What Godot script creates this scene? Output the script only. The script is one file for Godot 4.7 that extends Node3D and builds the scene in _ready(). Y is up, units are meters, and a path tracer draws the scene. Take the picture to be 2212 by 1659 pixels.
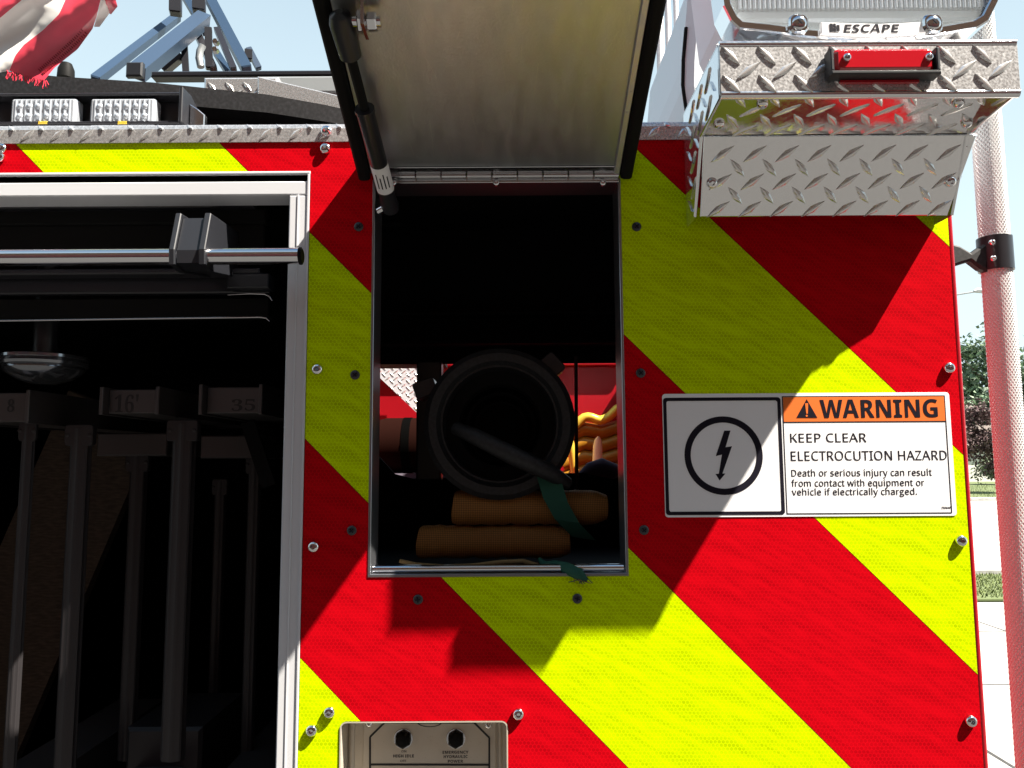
extends Node3D

# ---------------------------------------------------------------- measuring
# The rear panel of the truck is the plane z = 0, its outside looks along +z; the eye is 0.73 m in front of it and 1.6 m above the ground.
const EYE := Vector3(0, 1.6, 0.73)
const FOCAL := 1650.0
var eye_basis := Basis()
var rng := RandomNumberGenerator.new()
var M := {}

# where the survey mark (px, py) of the photograph lies on the plane z
func at(px: float, py: float, z := 0.0) -> Vector3:
	var d := eye_basis * Vector3((px - 1106.0) / FOCAL, -(py - 829.5) / FOCAL, -1.0)
	return EYE + d * ((z - EYE.z) / d.z)

# ---------------------------------------------------------------- shapes
func new_st() -> SurfaceTool:
	var st := SurfaceTool.new()
	st.begin(Mesh.PRIMITIVE_TRIANGLES)
	return st

func tri(st: SurfaceTool, a: Vector3, b: Vector3, c: Vector3, out: Vector3) -> void:
	var n := (c - a).cross(b - a)
	if n.length_squared() < 1e-24:
		return
	if n.dot(out) < 0.0:
		var t := b
		b = c
		c = t
		n = -n
	n = n.normalized()
	for p in [a, b, c]:
		st.set_normal(n)
		st.add_vertex(p)

func quad(st: SurfaceTool, a: Vector3, b: Vector3, c: Vector3, d: Vector3, out: Vector3) -> void:
	tri(st, a, b, c, out)
	tri(st, a, c, d, out)

func smooth_tri(st: SurfaceTool, p: Array, n: Array) -> void:
	var g: Vector3 = (p[2] - p[0]).cross(p[1] - p[0])
	if g.length_squared() < 1e-26:
		return
	var order := [0, 1, 2] if g.dot(n[0] + n[1] + n[2]) >= 0.0 else [0, 2, 1]
	for k in order:
		st.set_normal(n[k])
		st.add_vertex(p[k])

# a frame that maps (u, v, n) to the world
func frame(o: Vector3, u: Vector3, v: Vector3) -> Transform3D:
	u = u.normalized()
	var n := u.cross(v).normalized()
	return Transform3D(Basis(u, n.cross(u).normalized(), n), o)

func inset(poly: PackedVector2Array, d: float) -> PackedVector2Array:
	var out := PackedVector2Array()
	var cnt := poly.size()
	var area := 0.0
	for i in cnt:
		area += poly[i].cross(poly[(i + 1) % cnt])
	var s := signf(area)
	for i in cnt:
		var e0 := (poly[i] - poly[(i + cnt - 1) % cnt]).normalized()
		var e1 := (poly[(i + 1) % cnt] - poly[i]).normalized()
		var n0 := Vector2(-e0.y, e0.x) * s
		var n1 := Vector2(-e1.y, e1.x) * s
		var m := (n0 + n1)
		var l := m.length()
		if l < 0.2:
			out.append(poly[i] + n0 * d)
		else:
			m = m / l
			out.append(poly[i] + m * d / maxf(m.dot(n0), 0.35))
	return out

# a plate of outline poly between n = z0 and n = z1 in the frame f, its rims chamfered
func prism(st: SurfaceTool, poly: PackedVector2Array, z0: float, z1: float, f := Transform3D(), bevel := 0.0) -> void:
	var small := inset(poly, bevel) if bevel > 0.0 else poly
	var ids := Geometry2D.triangulate_polygon(small)
	var top := f.basis.z
	for i in range(0, ids.size(), 3):
		var a := small[ids[i]]
		var b := small[ids[i + 1]]
		var c := small[ids[i + 2]]
		tri(st, f * Vector3(a.x, a.y, z1), f * Vector3(b.x, b.y, z1), f * Vector3(c.x, c.y, z1), top)
		tri(st, f * Vector3(a.x, a.y, z0), f * Vector3(b.x, b.y, z0), f * Vector3(c.x, c.y, z0), -top)
	var cnt := poly.size()
	var area := 0.0
	for i in cnt:
		area += poly[i].cross(poly[(i + 1) % cnt])
	for i in cnt:
		var j := (i + 1) % cnt
		var e := poly[j] - poly[i]
		var o2 := Vector2(e.y, -e.x) * signf(area)
		var out := f.basis * Vector3(o2.x, o2.y, 0)
		quad(st, f * Vector3(poly[i].x, poly[i].y, z0 + bevel), f * Vector3(poly[j].x, poly[j].y, z0 + bevel), f * Vector3(poly[j].x, poly[j].y, z1 - bevel), f * Vector3(poly[i].x, poly[i].y, z1 - bevel), out)
		if bevel > 0.0:
			quad(st, f * Vector3(poly[i].x, poly[i].y, z1 - bevel), f * Vector3(poly[j].x, poly[j].y, z1 - bevel), f * Vector3(small[j].x, small[j].y, z1), f * Vector3(small[i].x, small[i].y, z1), out.normalized() + top)
			quad(st, f * Vector3(poly[i].x, poly[i].y, z0 + bevel), f * Vector3(poly[j].x, poly[j].y, z0 + bevel), f * Vector3(small[j].x, small[j].y, z0), f * Vector3(small[i].x, small[i].y, z0), out.normalized() - top)

func rect(x0: float, y0: float, x1: float, y1: float) -> PackedVector2Array:
	return PackedVector2Array([Vector2(minf(x0, x1), minf(y0, y1)), Vector2(maxf(x0, x1), minf(y0, y1)), Vector2(maxf(x0, x1), maxf(y0, y1)), Vector2(minf(x0, x1), maxf(y0, y1))])

func round_rect(x0: float, y0: float, x1: float, y1: float, r: float, n := 5) -> PackedVector2Array:
	var out := PackedVector2Array()
	var cs := [Vector2(x1 - r, y1 - r), Vector2(x0 + r, y1 - r), Vector2(x0 + r, y0 + r), Vector2(x1 - r, y0 + r)]
	for k in 4:
		for i in n + 1:
			var a := (k + float(i) / n) * PI / 2
			out.append(cs[k] + Vector2(cos(a), sin(a)) * r)
	return out

func ngon(r: float, n: int, turn := 0.0) -> PackedVector2Array:
	var out := PackedVector2Array()
	for i in n:
		out.append(Vector2(cos(turn + TAU * i / n), sin(turn + TAU * i / n)) * r)
	return out

func box(st: SurfaceTool, a: Vector3, b: Vector3, bevel := 0.001, f := Transform3D()) -> void:
	var lo := Vector3(minf(a.x, b.x), minf(a.y, b.y), minf(a.z, b.z))
	var hi := Vector3(maxf(a.x, b.x), maxf(a.y, b.y), maxf(a.z, b.z))
	var s := hi - lo
	bevel = minf(bevel, 0.3 * minf(s.x, minf(s.y, s.z)))
	prism(st, rect(lo.x, lo.y, hi.x, hi.y), lo.z, hi.z, f, bevel)

# a bar of box section from a to b
func bar(st: SurfaceTool, a: Vector3, b: Vector3, w: float, h: float, up := Vector3.UP, bevel := 0.001) -> void:
	var d := b - a
	var f := frame(a, up.cross(d), up)
	f = Transform3D(Basis(f.basis.x, d.normalized().cross(f.basis.x), d.normalized()), a)
	prism(st, rect(-w / 2, -h / 2, w / 2, h / 2), 0.0, d.length(), f, minf(bevel, 0.3 * minf(w, h)))

func tube(st: SurfaceTool, pts: Array, radii, sides := 12, caps := true) -> void:
	var n := pts.size()
	var side := Vector3.RIGHT
	var rings := []
	var norms := []
	for i in n:
		var t: Vector3 = (pts[mini(i + 1, n - 1)] - pts[maxi(i - 1, 0)]).normalized()
		if i == 0:
			side = t.cross(Vector3.UP if absf(t.y) < 0.9 else Vector3.RIGHT).normalized()
		else:
			side = (side - t * side.dot(t)).normalized()
		var up := t.cross(side)
		var r: float = radii[i] if radii is Array else radii
		var ring := []
		var rn := []
		for k in sides:
			var a := TAU * k / sides
			var d := side * cos(a) + up * sin(a)
			ring.append(pts[i] + d * r)
			rn.append(d)
		rings.append(ring)
		norms.append(rn)
	for i in n - 1:
		for k in sides:
			var l := (k + 1) % sides
			smooth_tri(st, [rings[i][k], rings[i][l], rings[i + 1][l]], [norms[i][k], norms[i][l], norms[i + 1][l]])
			smooth_tri(st, [rings[i][k], rings[i + 1][l], rings[i + 1][k]], [norms[i][k], norms[i + 1][l], norms[i + 1][k]])
	if caps:
		for e in [0, n - 1]:
			var out: Vector3 = pts[e] - pts[1 if e == 0 else n - 2]
			for k in sides:
				tri(st, pts[e], rings[e][k], rings[e][(k + 1) % sides], out)

# turned about the frame's third axis; profile of (radius, height); corners sharper than about 40 degrees stay sharp
func lathe(st: SurfaceTool, profile: Array, f := Transform3D(), sides := 20) -> void:
	for i in profile.size() - 1:
		var p: Vector2 = profile[i]
		var q: Vector2 = profile[i + 1]
		var d := (q - p).normalized()
		var nrm := Vector2(d.y, -d.x)
		var n0 := nrm
		var n1 := nrm
		if i > 0:
			var e: Vector2 = (p - profile[i - 1]).normalized()
			if e.dot(d) > 0.75:
				n0 = (nrm + Vector2(e.y, -e.x)).normalized()
		if i < profile.size() - 2:
			var e2: Vector2 = (profile[i + 2] - q).normalized()
			if e2.dot(d) > 0.75:
				n1 = (nrm + Vector2(e2.y, -e2.x)).normalized()
		for k in sides:
			var a := TAU * k / sides
			var b := TAU * (k + 1) / sides
			var ca := Vector3(cos(a), sin(a), 0)
			var cb := Vector3(cos(b), sin(b), 0)
			var up := Vector3(0, 0, 1)
			var P := [f * (ca * p.x + up * p.y), f * (cb * p.x + up * p.y), f * (cb * q.x + up * q.y), f * (ca * q.x + up * q.y)]
			var N := [f.basis * (ca * n0.x + up * n0.y), f.basis * (cb * n0.x + up * n0.y), f.basis * (cb * n1.x + up * n1.y), f.basis * (ca * n1.x + up * n1.y)]
			smooth_tri(st, [P[0], P[1], P[2]], [N[0], N[1], N[2]])
			smooth_tri(st, [P[0], P[2], P[3]], [N[0], N[2], N[3]])

func ring_band(st: SurfaceTool, r0: float, r1: float, z0: float, z1: float, f: Transform3D, sides := 40) -> void:
	lathe(st, [Vector2(r0, z1), Vector2(r0, z0), Vector2(r1, z0), Vector2(r1, z1), Vector2(r0, z1)], f, sides)

# ---------------------------------------------------------------- naming
var taken := {}

func numbered(called: String) -> String:
	if not taken.has(called):
		taken[called] = 0
		return called
	taken[called] += 1
	return "%s_%03d" % [called, taken[called]]

func thing(called: String, label: String, category: String, where := Vector3.ZERO, group := "") -> Node3D:
	var o := Node3D.new()
	o.name = numbered(called)
	add_child(o)
	o.position = where
	tag(o, label, category, group)
	return o

func tag(o: Node, label: String, category := "", group := "") -> Node:
	if label:
		o.set_meta("label", label)
	if category:
		o.set_meta("category", category)
	if group:
		o.set_meta("group", group)
	return o

# one mesh under parent; its shape was drawn in world axes, so a thing's own place is taken off
func put(called: String, st, mat: Material, parent: Node = self, label := "") -> MeshInstance3D:
	var o := MeshInstance3D.new()
	o.mesh = st.commit() if st is SurfaceTool else st
	o.material_override = mat
	if parent == self:
		o.name = numbered(called)
		add_child(o)
	else:
		# children share plain names within one parent and take numbers
		var nm := called
		var k := 0
		while parent.has_node(NodePath(nm)):
			k += 1
			nm = "%s_%03d" % [called, k]
		o.name = nm
		parent.add_child(o)
		var p: Node = parent
		var off := Vector3.ZERO
		while p is Node3D and p != self:
			off += p.position
			p = p.get_parent()
		o.position = -off
	if label:
		o.set_meta("label", label)
	return o

func part_node(called: String, parent: Node, label := "") -> Node3D:
	var o := Node3D.new()
	var nm := called
	var k := 0
	while parent.has_node(NodePath(nm)):
		k += 1
		nm = "%s_%03d" % [called, k]
	o.name = nm
	parent.add_child(o)
	if label:
		o.set_meta("label", label)
	return o

func place(called: String, mesh: Mesh, xf: Transform3D, mat: Material, parent: Node) -> MeshInstance3D:
	var o := put(called, mesh, mat, parent)
	o.transform = Transform3D(xf.basis, xf.origin + o.position)
	return o

func structure(called: String, st, mat: Material, kind := "structure") -> MeshInstance3D:
	var o := put(called, st, mat)
	o.set_meta("kind", kind)
	return o

# lettering: its ink is w wide (and h high, if given), its lower left corner at the point p of the frame
func lettering(called: String, words: String, p: Vector3, w: float, h: float, mat: Material, parent: Node, weight := 400, slant := 0.0, family := "Droid Sans") -> void:
	var font := SystemFont.new()
	font.font_names = PackedStringArray([family])
	font.font_weight = weight
	var tm := TextMesh.new()
	tm.text = words
	tm.font = font
	tm.font_size = 64
	tm.pixel_size = 0.01
	tm.depth = 0.02
	tm.curve_step = 2.0
	var bb := tm.get_aabb()
	var sx := w / maxf(bb.size.x, 1e-4)
	var sy := h / maxf(bb.size.y, 1e-4) if h > 0.0 else sx
	var b := Basis(Vector3(sx, 0, 0), Vector3(slant * sy, sy, 0), Vector3(0, 0, 0.01))
	var origin := p - b * Vector3(bb.position.x, bb.position.y, 0)
	# baked, so that nothing is sheared
	var st := new_st()
	var arr := tm.get_mesh_arrays()
	var vs: PackedVector3Array = arr[Mesh.ARRAY_VERTEX]
	var ix: PackedInt32Array = arr[Mesh.ARRAY_INDEX]
	for i in range(0, ix.size(), 3):
		var a := origin + b * vs[ix[i]]
		var c := origin + b * vs[ix[i + 1]]
		var d := origin + b * vs[ix[i + 2]]
		var n := (d - a).cross(c - a)
		if n.length_squared() > 1e-22:
			n = n.normalized()
			for q in [a, c, d]:
				st.set_normal(n)
				st.add_vertex(q)
	put(called, st, mat, parent)

# ---------------------------------------------------------------- materials
func lin(r: float, g: float, b: float, a := 1.0) -> Color:
	var c := Color(r, g, b).linear_to_srgb()
	c.a = a
	return c

func mat(key: String, c: Color, rough: float, metal := 0.0, spec := 0.5) -> StandardMaterial3D:
	var m := StandardMaterial3D.new()
	m.resource_name = key
	m.albedo_color = c
	m.roughness = rough
	m.metallic = metal
	m.metallic_specular = spec
	M[key] = m
	return m

func noise(freq: float, seed_: int, octaves := 4) -> FastNoiseLite:
	var n := FastNoiseLite.new()
	n.seed = seed_
	n.frequency = freq
	n.fractal_octaves = octaves
	return n

# a seamless grey picture of noise between lo and hi
func noise_image(size: int, freq: float, seed_: int, lo: float, hi: float, stretch := Vector2.ONE) -> Image:
	var n := noise(freq, seed_)
	var src := n.get_seamless_image(size, size)
	var im := Image.create(size, size, false, Image.FORMAT_RGB8)
	for y in size:
		for x in size:
			var v := src.get_pixel(int(x * stretch.x) % size, int(y * stretch.y) % size).r
			v = lo + (hi - lo) * v
			im.set_pixel(x, y, Color(v, v, v))
	return im

func world_map(m: StandardMaterial3D, scale: Vector3, world := true) -> void:
	m.uv1_triplanar = true
	m.uv1_world_triplanar = world
	m.uv1_scale = scale
	m.uv1_triplanar_sharpness = 8.0

# the honeycomb of retroreflective sheeting: 48 x 56 cells, some rows of cells darker than others
func honeycomb() -> ImageTexture:
	var size := 1024
	var cols := 48
	var rows := 56
	var blot := noise(0.004, 7, 2).get_seamless_image(size, size)
	var fine := noise(0.11, 9, 2).get_seamless_image(size, size)
	var im := Image.create(size, size, false, Image.FORMAT_RGB8)
	for y in size:
		for x in size:
			var fx := float(x) / size * cols
			var fy := float(y) / size * rows
			var best := 9.0
			var second := 9.0
			var bi := 0
			var r0 := floori(fy - 0.5)
			for j in [r0, r0 + 1]:
				var sh := 0.5 if posmod(j, 2) == 1 else 0.0
				var c0 := floori(fx - sh - 0.5)
				for i in [c0, c0 + 1]:
					var dx: float = fx - (i + 0.5 + sh)
					var dy: float = (fy - (j + 0.5)) * 0.857
					var d := sqrt(dx * dx + dy * dy)
					if d < best:
						second = best
						best = d
						bi = posmod(i, cols) * 131 + posmod(j, rows) * 17
					elif d < second:
						second = d
			var wall := smoothstep(0.06, 0.2, second - best)
			var strength: float = clampf(0.55 + (blot.get_pixel(posmod(2 * x - 4 * y, size), x).r - 0.5) * 0.6, 0.3, 0.85)
			var cell := 0.8 + 0.2 * float((bi * 7919) % 100) / 100.0
			var v := 1.0 - 0.26 * wall * strength * cell - 0.05 * fine.get_pixel(x, y).r
			im.set_pixel(x, y, Color(v, v, v))
	return ImageTexture.create_from_image(im)

func scratched(size: int, seed_: int) -> Image:
	# brushed metal with wipe marks, runs and small spots, as roughness
	var base := noise_image(size, 0.02, seed_, 0.35, 0.6)
	var fine := noise(0.2, seed_ + 1, 2).get_seamless_image(size, size)
	var r := RandomNumberGenerator.new()
	r.seed = seed_
	for y in size:
		for x in size:
			var v := base.get_pixel(x, y).r + 0.16 * (fine.get_pixel(x, y).r - 0.5)
			base.set_pixel(x, y, Color(v, v, v))
	for k in 220:
		var p := Vector2(r.randf() * size, r.randf() * size)
		var a := r.randfn(0.6, 0.7)
		var d := Vector2(cos(a), sin(a))
		var t := r.randf_range(-0.1, 0.12)
		for s in r.randi_range(10, 90):
			p += d
			a += r.randfn(0, 0.02)
			d = Vector2(cos(a), sin(a))
			var v := clampf(base.get_pixel(posmod(int(p.x), size), posmod(int(p.y), size)).r + t, 0.05, 0.95)
			base.set_pixel(posmod(int(p.x), size), posmod(int(p.y), size), Color(v, v, v))
	for k in 160:
		var p := Vector2(r.randf() * size, r.randf() * size)
		var rad := r.randi_range(1, 2)
		for dy in range(-rad, rad + 1):
			for dx in range(-rad, rad + 1):
				base.set_pixel(posmod(int(p.x) + dx, size), posmod(int(p.y) + dy, size), Color(0.85, 0.85, 0.85))
	return base

func make_materials() -> void:
	var comb := honeycomb()
	var red := mat("red_film", lin(0.6, 0.002, 0.008), 0.45, 0.0, 0.1)
	red.albedo_texture = comb
	world_map(red, Vector3(5.6, 5.6, 5.6))
	var yel := mat("yellow_film", lin(0.66, 0.88, 0.0), 0.45, 0.0, 0.1)
	yel.albedo_texture = comb
	world_map(yel, Vector3(5.6, 5.6, 5.6))
	mat("joint", lin(0.05, 0.006, 0.004), 0.6)
	mat("red_paint", lin(0.3, 0.006, 0.012), 0.22)
	var alu := mat("aluminium", lin(0.62, 0.62, 0.63), 1.0, 1.0)
	var sc := ImageTexture.create_from_image(scratched(512, 21))
	alu.roughness_texture = sc
	world_map(alu, Vector3(4, 4, 4))
	var skin := mat("door_skin", lin(0.56, 0.59, 0.6), 1.0, 0.95)
	var grain := noise_image(512, 0.22, 37, 0.4, 0.6)
	grain.bump_map_to_normal_map(2.0)
	skin.normal_enabled = true
	skin.normal_texture = ImageTexture.create_from_image(grain)
	skin.normal_scale = 0.35
	skin.roughness_texture = ImageTexture.create_from_image(noise_image(512, 0.012, 35, 0.34, 0.44, Vector2(3, 1)))
	world_map(skin, Vector3(3.1, 3.1, 3.1))
	var marks := noise_image(512, 0.008, 33, 0.92, 1.0, Vector2(3, 1))
	var mr := RandomNumberGenerator.new()
	mr.seed = 19
	for k in 90:
		var sp := Vector2(mr.randf() * 512, mr.randf() * 512)
		var sd := Vector2(mr.randfn(0, 0.35), 1.0).normalized()
		var up := mr.randf_range(0.05, 0.14)
		for q in mr.randi_range(4, 70):
			sp += sd
			var v := minf(marks.get_pixel(posmod(int(sp.x), 512), posmod(int(sp.y), 512)).r + up, 1.0)
			marks.set_pixel(posmod(int(sp.x), 512), posmod(int(sp.y), 512), Color(v, v, v * 0.97))
	for k in 110:
		var sp := Vector2i(mr.randi() % 510, mr.randi() % 510)
		for q in [Vector2i(0, 0), Vector2i(1, 0), Vector2i(0, 1), Vector2i(1, 1)]:
			marks.set_pixelv(sp + q, Color(1, 1, 1))
	var wipe := ImageTexture.create_from_image(marks)
	skin.albedo_texture = wipe
	var tread := mat("tread", lin(0.82, 0.82, 0.83), 1.0, 0.94)
	tread.roughness_texture = ImageTexture.create_from_image(noise_image(512, 0.05, 41, 0.05, 0.2))
	world_map(tread, Vector3(9, 9, 9))
	var bump := noise_image(512, 0.05, 43, 0.3, 0.7)
	bump.bump_map_to_normal_map(3.0)
	tread.normal_enabled = true
	tread.normal_texture = ImageTexture.create_from_image(bump)
	tread.normal_scale = 0.07
	var worn: StandardMaterial3D = tread.duplicate()
	worn.resource_name = "tread_weathered"
	worn.metallic = 0.74
	worn.roughness_texture = ImageTexture.create_from_image(noise_image(512, 0.07, 45, 0.2, 0.4))
	worn.albedo_texture = ImageTexture.create_from_image(noise_image(512, 0.06, 47, 0.76, 1.0))
	worn.normal_scale = 0.2
	M["tread_weathered"] = worn
	mat("lozenge", lin(0.78, 0.77, 0.76), 0.22, 0.75)
	mat("chrome", lin(0.8, 0.8, 0.82), 0.08, 1.0)
	mat("steel", lin(0.6, 0.6, 0.62), 0.22, 1.0)
	mat("frame_white", lin(0.6, 0.61, 0.64), 0.4, 0.1)
	mat("jamb_metal", lin(0.34, 0.35, 0.38), 0.3, 0.9)
	mat("rail_metal", lin(0.66, 0.66, 0.66), 0.4, 0.3)
	mat("black_rubber", lin(0.009, 0.009, 0.009), 0.6, 0.0, 0.2)
	mat("black_paint", lin(0.016, 0.016, 0.02), 0.3)
	mat("black_plastic", lin(0.014, 0.015, 0.019), 0.4)
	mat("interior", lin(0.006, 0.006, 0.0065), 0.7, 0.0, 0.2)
	mat("dark_screw", lin(0.06, 0.06, 0.065), 0.4, 0.7)
	mat("white_vinyl", lin(0.8, 0.8, 0.82), 0.35, 0.0, 0.3)
	mat("ink", lin(0.012, 0.011, 0.018), 0.4, 0.0, 0.25)
	mat("orange_vinyl", lin(0.72, 0.16, 0.035), 0.35, 0.0, 0.3)
	mat("plate_ink", lin(0.012, 0.011, 0.012), 0.5)
	var panel_steel := mat("panel_steel", lin(0.6, 0.54, 0.45), 0.4, 0.35)
	panel_steel.roughness_texture = sc
	panel_steel.roughness = 0.9
	world_map(panel_steel, Vector3(8, 8, 8))
	var lens := mat("red_lens", lin(0.42, 0.008, 0.016), 0.12)
	lens.emission_enabled = false
	var glass := mat("glass", Color(0.93, 0.98, 1.0, 0.12), 0.05)
	glass.transparency = BaseMaterial3D.TRANSPARENCY_ALPHA
	mat("clear_plastic", lin(0.5, 0.54, 0.6), 0.1, 0.45)
	mat("reflector", lin(0.85, 0.87, 0.9), 0.16, 1.0)
	mat("white_paint", lin(0.75, 0.76, 0.78), 0.35)
	mat("pale_paint", lin(0.6, 0.66, 0.7), 0.3)
	var rub := mat("gritty_black", lin(0.026, 0.026, 0.03), 0.6)
	rub.albedo_texture = ImageTexture.create_from_image(noise_image(256, 0.12, 51, 0.25, 1.0))
	world_map(rub, Vector3(6, 6, 6))
	mat("blue_grey", lin(0.018, 0.04, 0.078), 0.4, 0.1)
	mat("flag_red", lin(0.66, 0.05, 0.085), 0.9, 0.0, 0.1)
	mat("flag_white", lin(0.8, 0.79, 0.76), 0.8)
	for k in ["flag_red", "flag_white"]:
		M[k].backlight_enabled = true
		M[k].backlight = Color(0.35, 0.35, 0.35)
	mat("thread", lin(0.3, 0.02, 0.03), 0.9, 0.0, 0.0)
	var hose := mat("tan_hose", lin(0.46, 0.2, 0.035), 0.8)
	var weave := Image.create(128, 128, false, Image.FORMAT_RGB8)
	for y in 128:
		for x in 128:
			var v := 0.72 + 0.28 * sin((x + y) * TAU / 16.0) * sin((x - y) * TAU / 16.0)
			weave.set_pixel(x, y, Color(v, v, v))
	hose.albedo_texture = ImageTexture.create_from_image(weave)
	weave.bump_map_to_normal_map(4.0)
	hose.normal_enabled = true
	hose.normal_texture = ImageTexture.create_from_image(weave)
	hose.normal_scale = 0.4
	world_map(hose, Vector3(34, 34, 34))
	mat("green_web", lin(0.006, 0.07, 0.045), 0.8)
	mat("rope", lin(0.2, 0.13, 0.05), 0.85)
	mat("grey_cloth", lin(0.06, 0.05, 0.07), 0.9)
	mat("brown_leather", lin(0.011, 0.004, 0.003), 0.8, 0.0, 0.05)
	mat("band_black", lin(0.002, 0.002, 0.002), 1.0, 0.0, 0.0)
	mat("gold_hose", lin(0.85, 0.58, 0.07), 0.28, 0.45)
	mat("ochre_hose", lin(0.36, 0.16, 0.012), 0.3, 0.3)
	mat("sand_post", lin(0.85, 0.74, 0.38), 0.5)
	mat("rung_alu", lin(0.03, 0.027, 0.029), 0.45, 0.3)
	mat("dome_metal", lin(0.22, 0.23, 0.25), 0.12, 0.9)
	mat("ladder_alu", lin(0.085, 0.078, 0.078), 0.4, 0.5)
	var board := mat("board", lin(0.12, 0.085, 0.06), 0.8)
	board.albedo_texture = ImageTexture.create_from_image(noise_image(256, 0.04, 61, 0.6, 1.0, Vector2(1, 5)))
	world_map(board, Vector3(4, 4, 4))
	var conc := mat("concrete", lin(0.46, 0.45, 0.43), 0.85)
	conc.albedo_texture = ImageTexture.create_from_image(noise_image(512, 0.02, 71, 0.75, 1.0))
	world_map(conc, Vector3(0.4, 0.4, 0.4))
	var asph := mat("asphalt", lin(0.06, 0.06, 0.06), 0.9)
	asph.albedo_texture = ImageTexture.create_from_image(noise_image(512, 0.1, 73, 0.6, 1.0))
	world_map(asph, Vector3(0.7, 0.7, 0.7))
	mat("grass", lin(0.1, 0.14, 0.045), 0.9)
	mat("soil", lin(0.1, 0.13, 0.05), 0.95)
	for k in [["leaf", 0.09, 0.12, 0.06], ["leaf_far", 0.13, 0.19, 0.12], ["leaf_plum", 0.1, 0.06, 0.06]]:
		var m := mat(k[0], lin(k[1], k[2], k[3]), 0.6)
		m.backlight_enabled = true
		m.backlight = Color(0.4, 0.4, 0.4)
		m.vertex_color_use_as_albedo = true
	mat("bark", lin(0.06, 0.045, 0.035), 0.9)
	mat("lamp_grey", lin(0.3, 0.32, 0.33), 0.5, 0.4)
	mat("rubber_tyre", lin(0.02, 0.02, 0.02), 0.8)
	mat("house_wall", lin(0.6, 0.58, 0.54), 0.8)
	mat("brick_wall", lin(0.16, 0.085, 0.055), 0.85)
	mat("bay_door", lin(0.2, 0.03, 0.025), 0.5)
	mat("house_roof", lin(0.12, 0.1, 0.09), 0.9)
	mat("window_dark", lin(0.03, 0.035, 0.04), 0.1)

# ---------------------------------------------------------------- the truck's pieces
var bolt_mesh: Mesh
var dark_mesh: Mesh
var cross_mesh: Mesh
var lozenge_mesh: Mesh
var truck: Node3D

func make_fasteners() -> void:
	# button head with a hexagon socket, base at n = 0
	var st := new_st()
	lathe(st, [Vector2(0.0055, 0), Vector2(0.0055, 0.0012), Vector2(0.0051, 0.0026), Vector2(0.0041, 0.0038), Vector2(0.0028, 0.0044), Vector2(0.0022, 0.0045)], Transform3D(), 24)
	var hexa := ngon(0.0022, 6)
	for i in 6:
		var a := hexa[i]
		var b := hexa[(i + 1) % 6]
		quad(st, Vector3(a.x, a.y, 0.0045), Vector3(b.x, b.y, 0.0045), Vector3(b.x, b.y, 0.002), Vector3(a.x, a.y, 0.002), -Vector3(a.x + b.x, a.y + b.y, 0))
		tri(st, Vector3(0, 0, 0.002), Vector3(a.x, a.y, 0.002), Vector3(b.x, b.y, 0.002), Vector3(0, 0, 1))
	bolt_mesh = st.commit()
	# low pan head with a cross slot
	st = new_st()
	lathe(st, [Vector2(0.0046, 0), Vector2(0.0045, 0.0009), Vector2(0.0036, 0.0017), Vector2(0.002, 0.002), Vector2(0.0, 0.0021)], Transform3D(), 20)
	dark_mesh = st.commit()
	st = new_st()
	for k in 2:
		prism(st, rect(-0.0025, -0.0005, 0.0025, 0.0005), 0.0014 + 0.0001 * k, 0.00225 + 0.0001 * k, Transform3D(Basis(Vector3(0, 0, 1), 0.5 + k * PI / 2), Vector3.ZERO))
	cross_mesh = st.commit()
	# raised lozenge of tread plate, along u
	st = new_st()
	var L := 0.0122
	var W := 0.0031
	var H := 0.0013
	var base_ := [Vector3(-L, 0, 0), Vector3(-L * 0.5, -W * 0.62, 0), Vector3(0, -W, 0), Vector3(L * 0.5, -W * 0.62, 0), Vector3(L, 0, 0), Vector3(L * 0.5, W * 0.62, 0), Vector3(0, W, 0), Vector3(-L * 0.5, W * 0.62, 0)]
	for i in 8:
		var a: Vector3 = base_[i]
		var b: Vector3 = base_[(i + 1) % 8]
		var a2 := Vector3(a.x * 0.86, a.y * 0.42, H)
		var b2 := Vector3(b.x * 0.86, b.y * 0.42, H)
		quad(st, a, b, b2, a2, Vector3(a.x * 0.1 + b.x * 0.1, a.y + b.y, 0.002))
		tri(st, Vector3(0, 0, H * 1.12), a2, b2, Vector3(0, 0, 1))
	lozenge_mesh = st.commit()

func bolt(p: Vector3, parent: Node, f := Basis()) -> void:
	place("bolt", bolt_mesh, Transform3D(f * Basis(Vector3(0, 0, 1), fposmod(p.x * 97.0 + p.y * 31.0, 1.0) * TAU), p), M.chrome, parent)

func dark_screw(p: Vector3, parent: Node, f := Basis()) -> void:
	var o := place("screw", dark_mesh, Transform3D(f, p), M.dark_screw, parent)
	o.name = o.name

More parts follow.
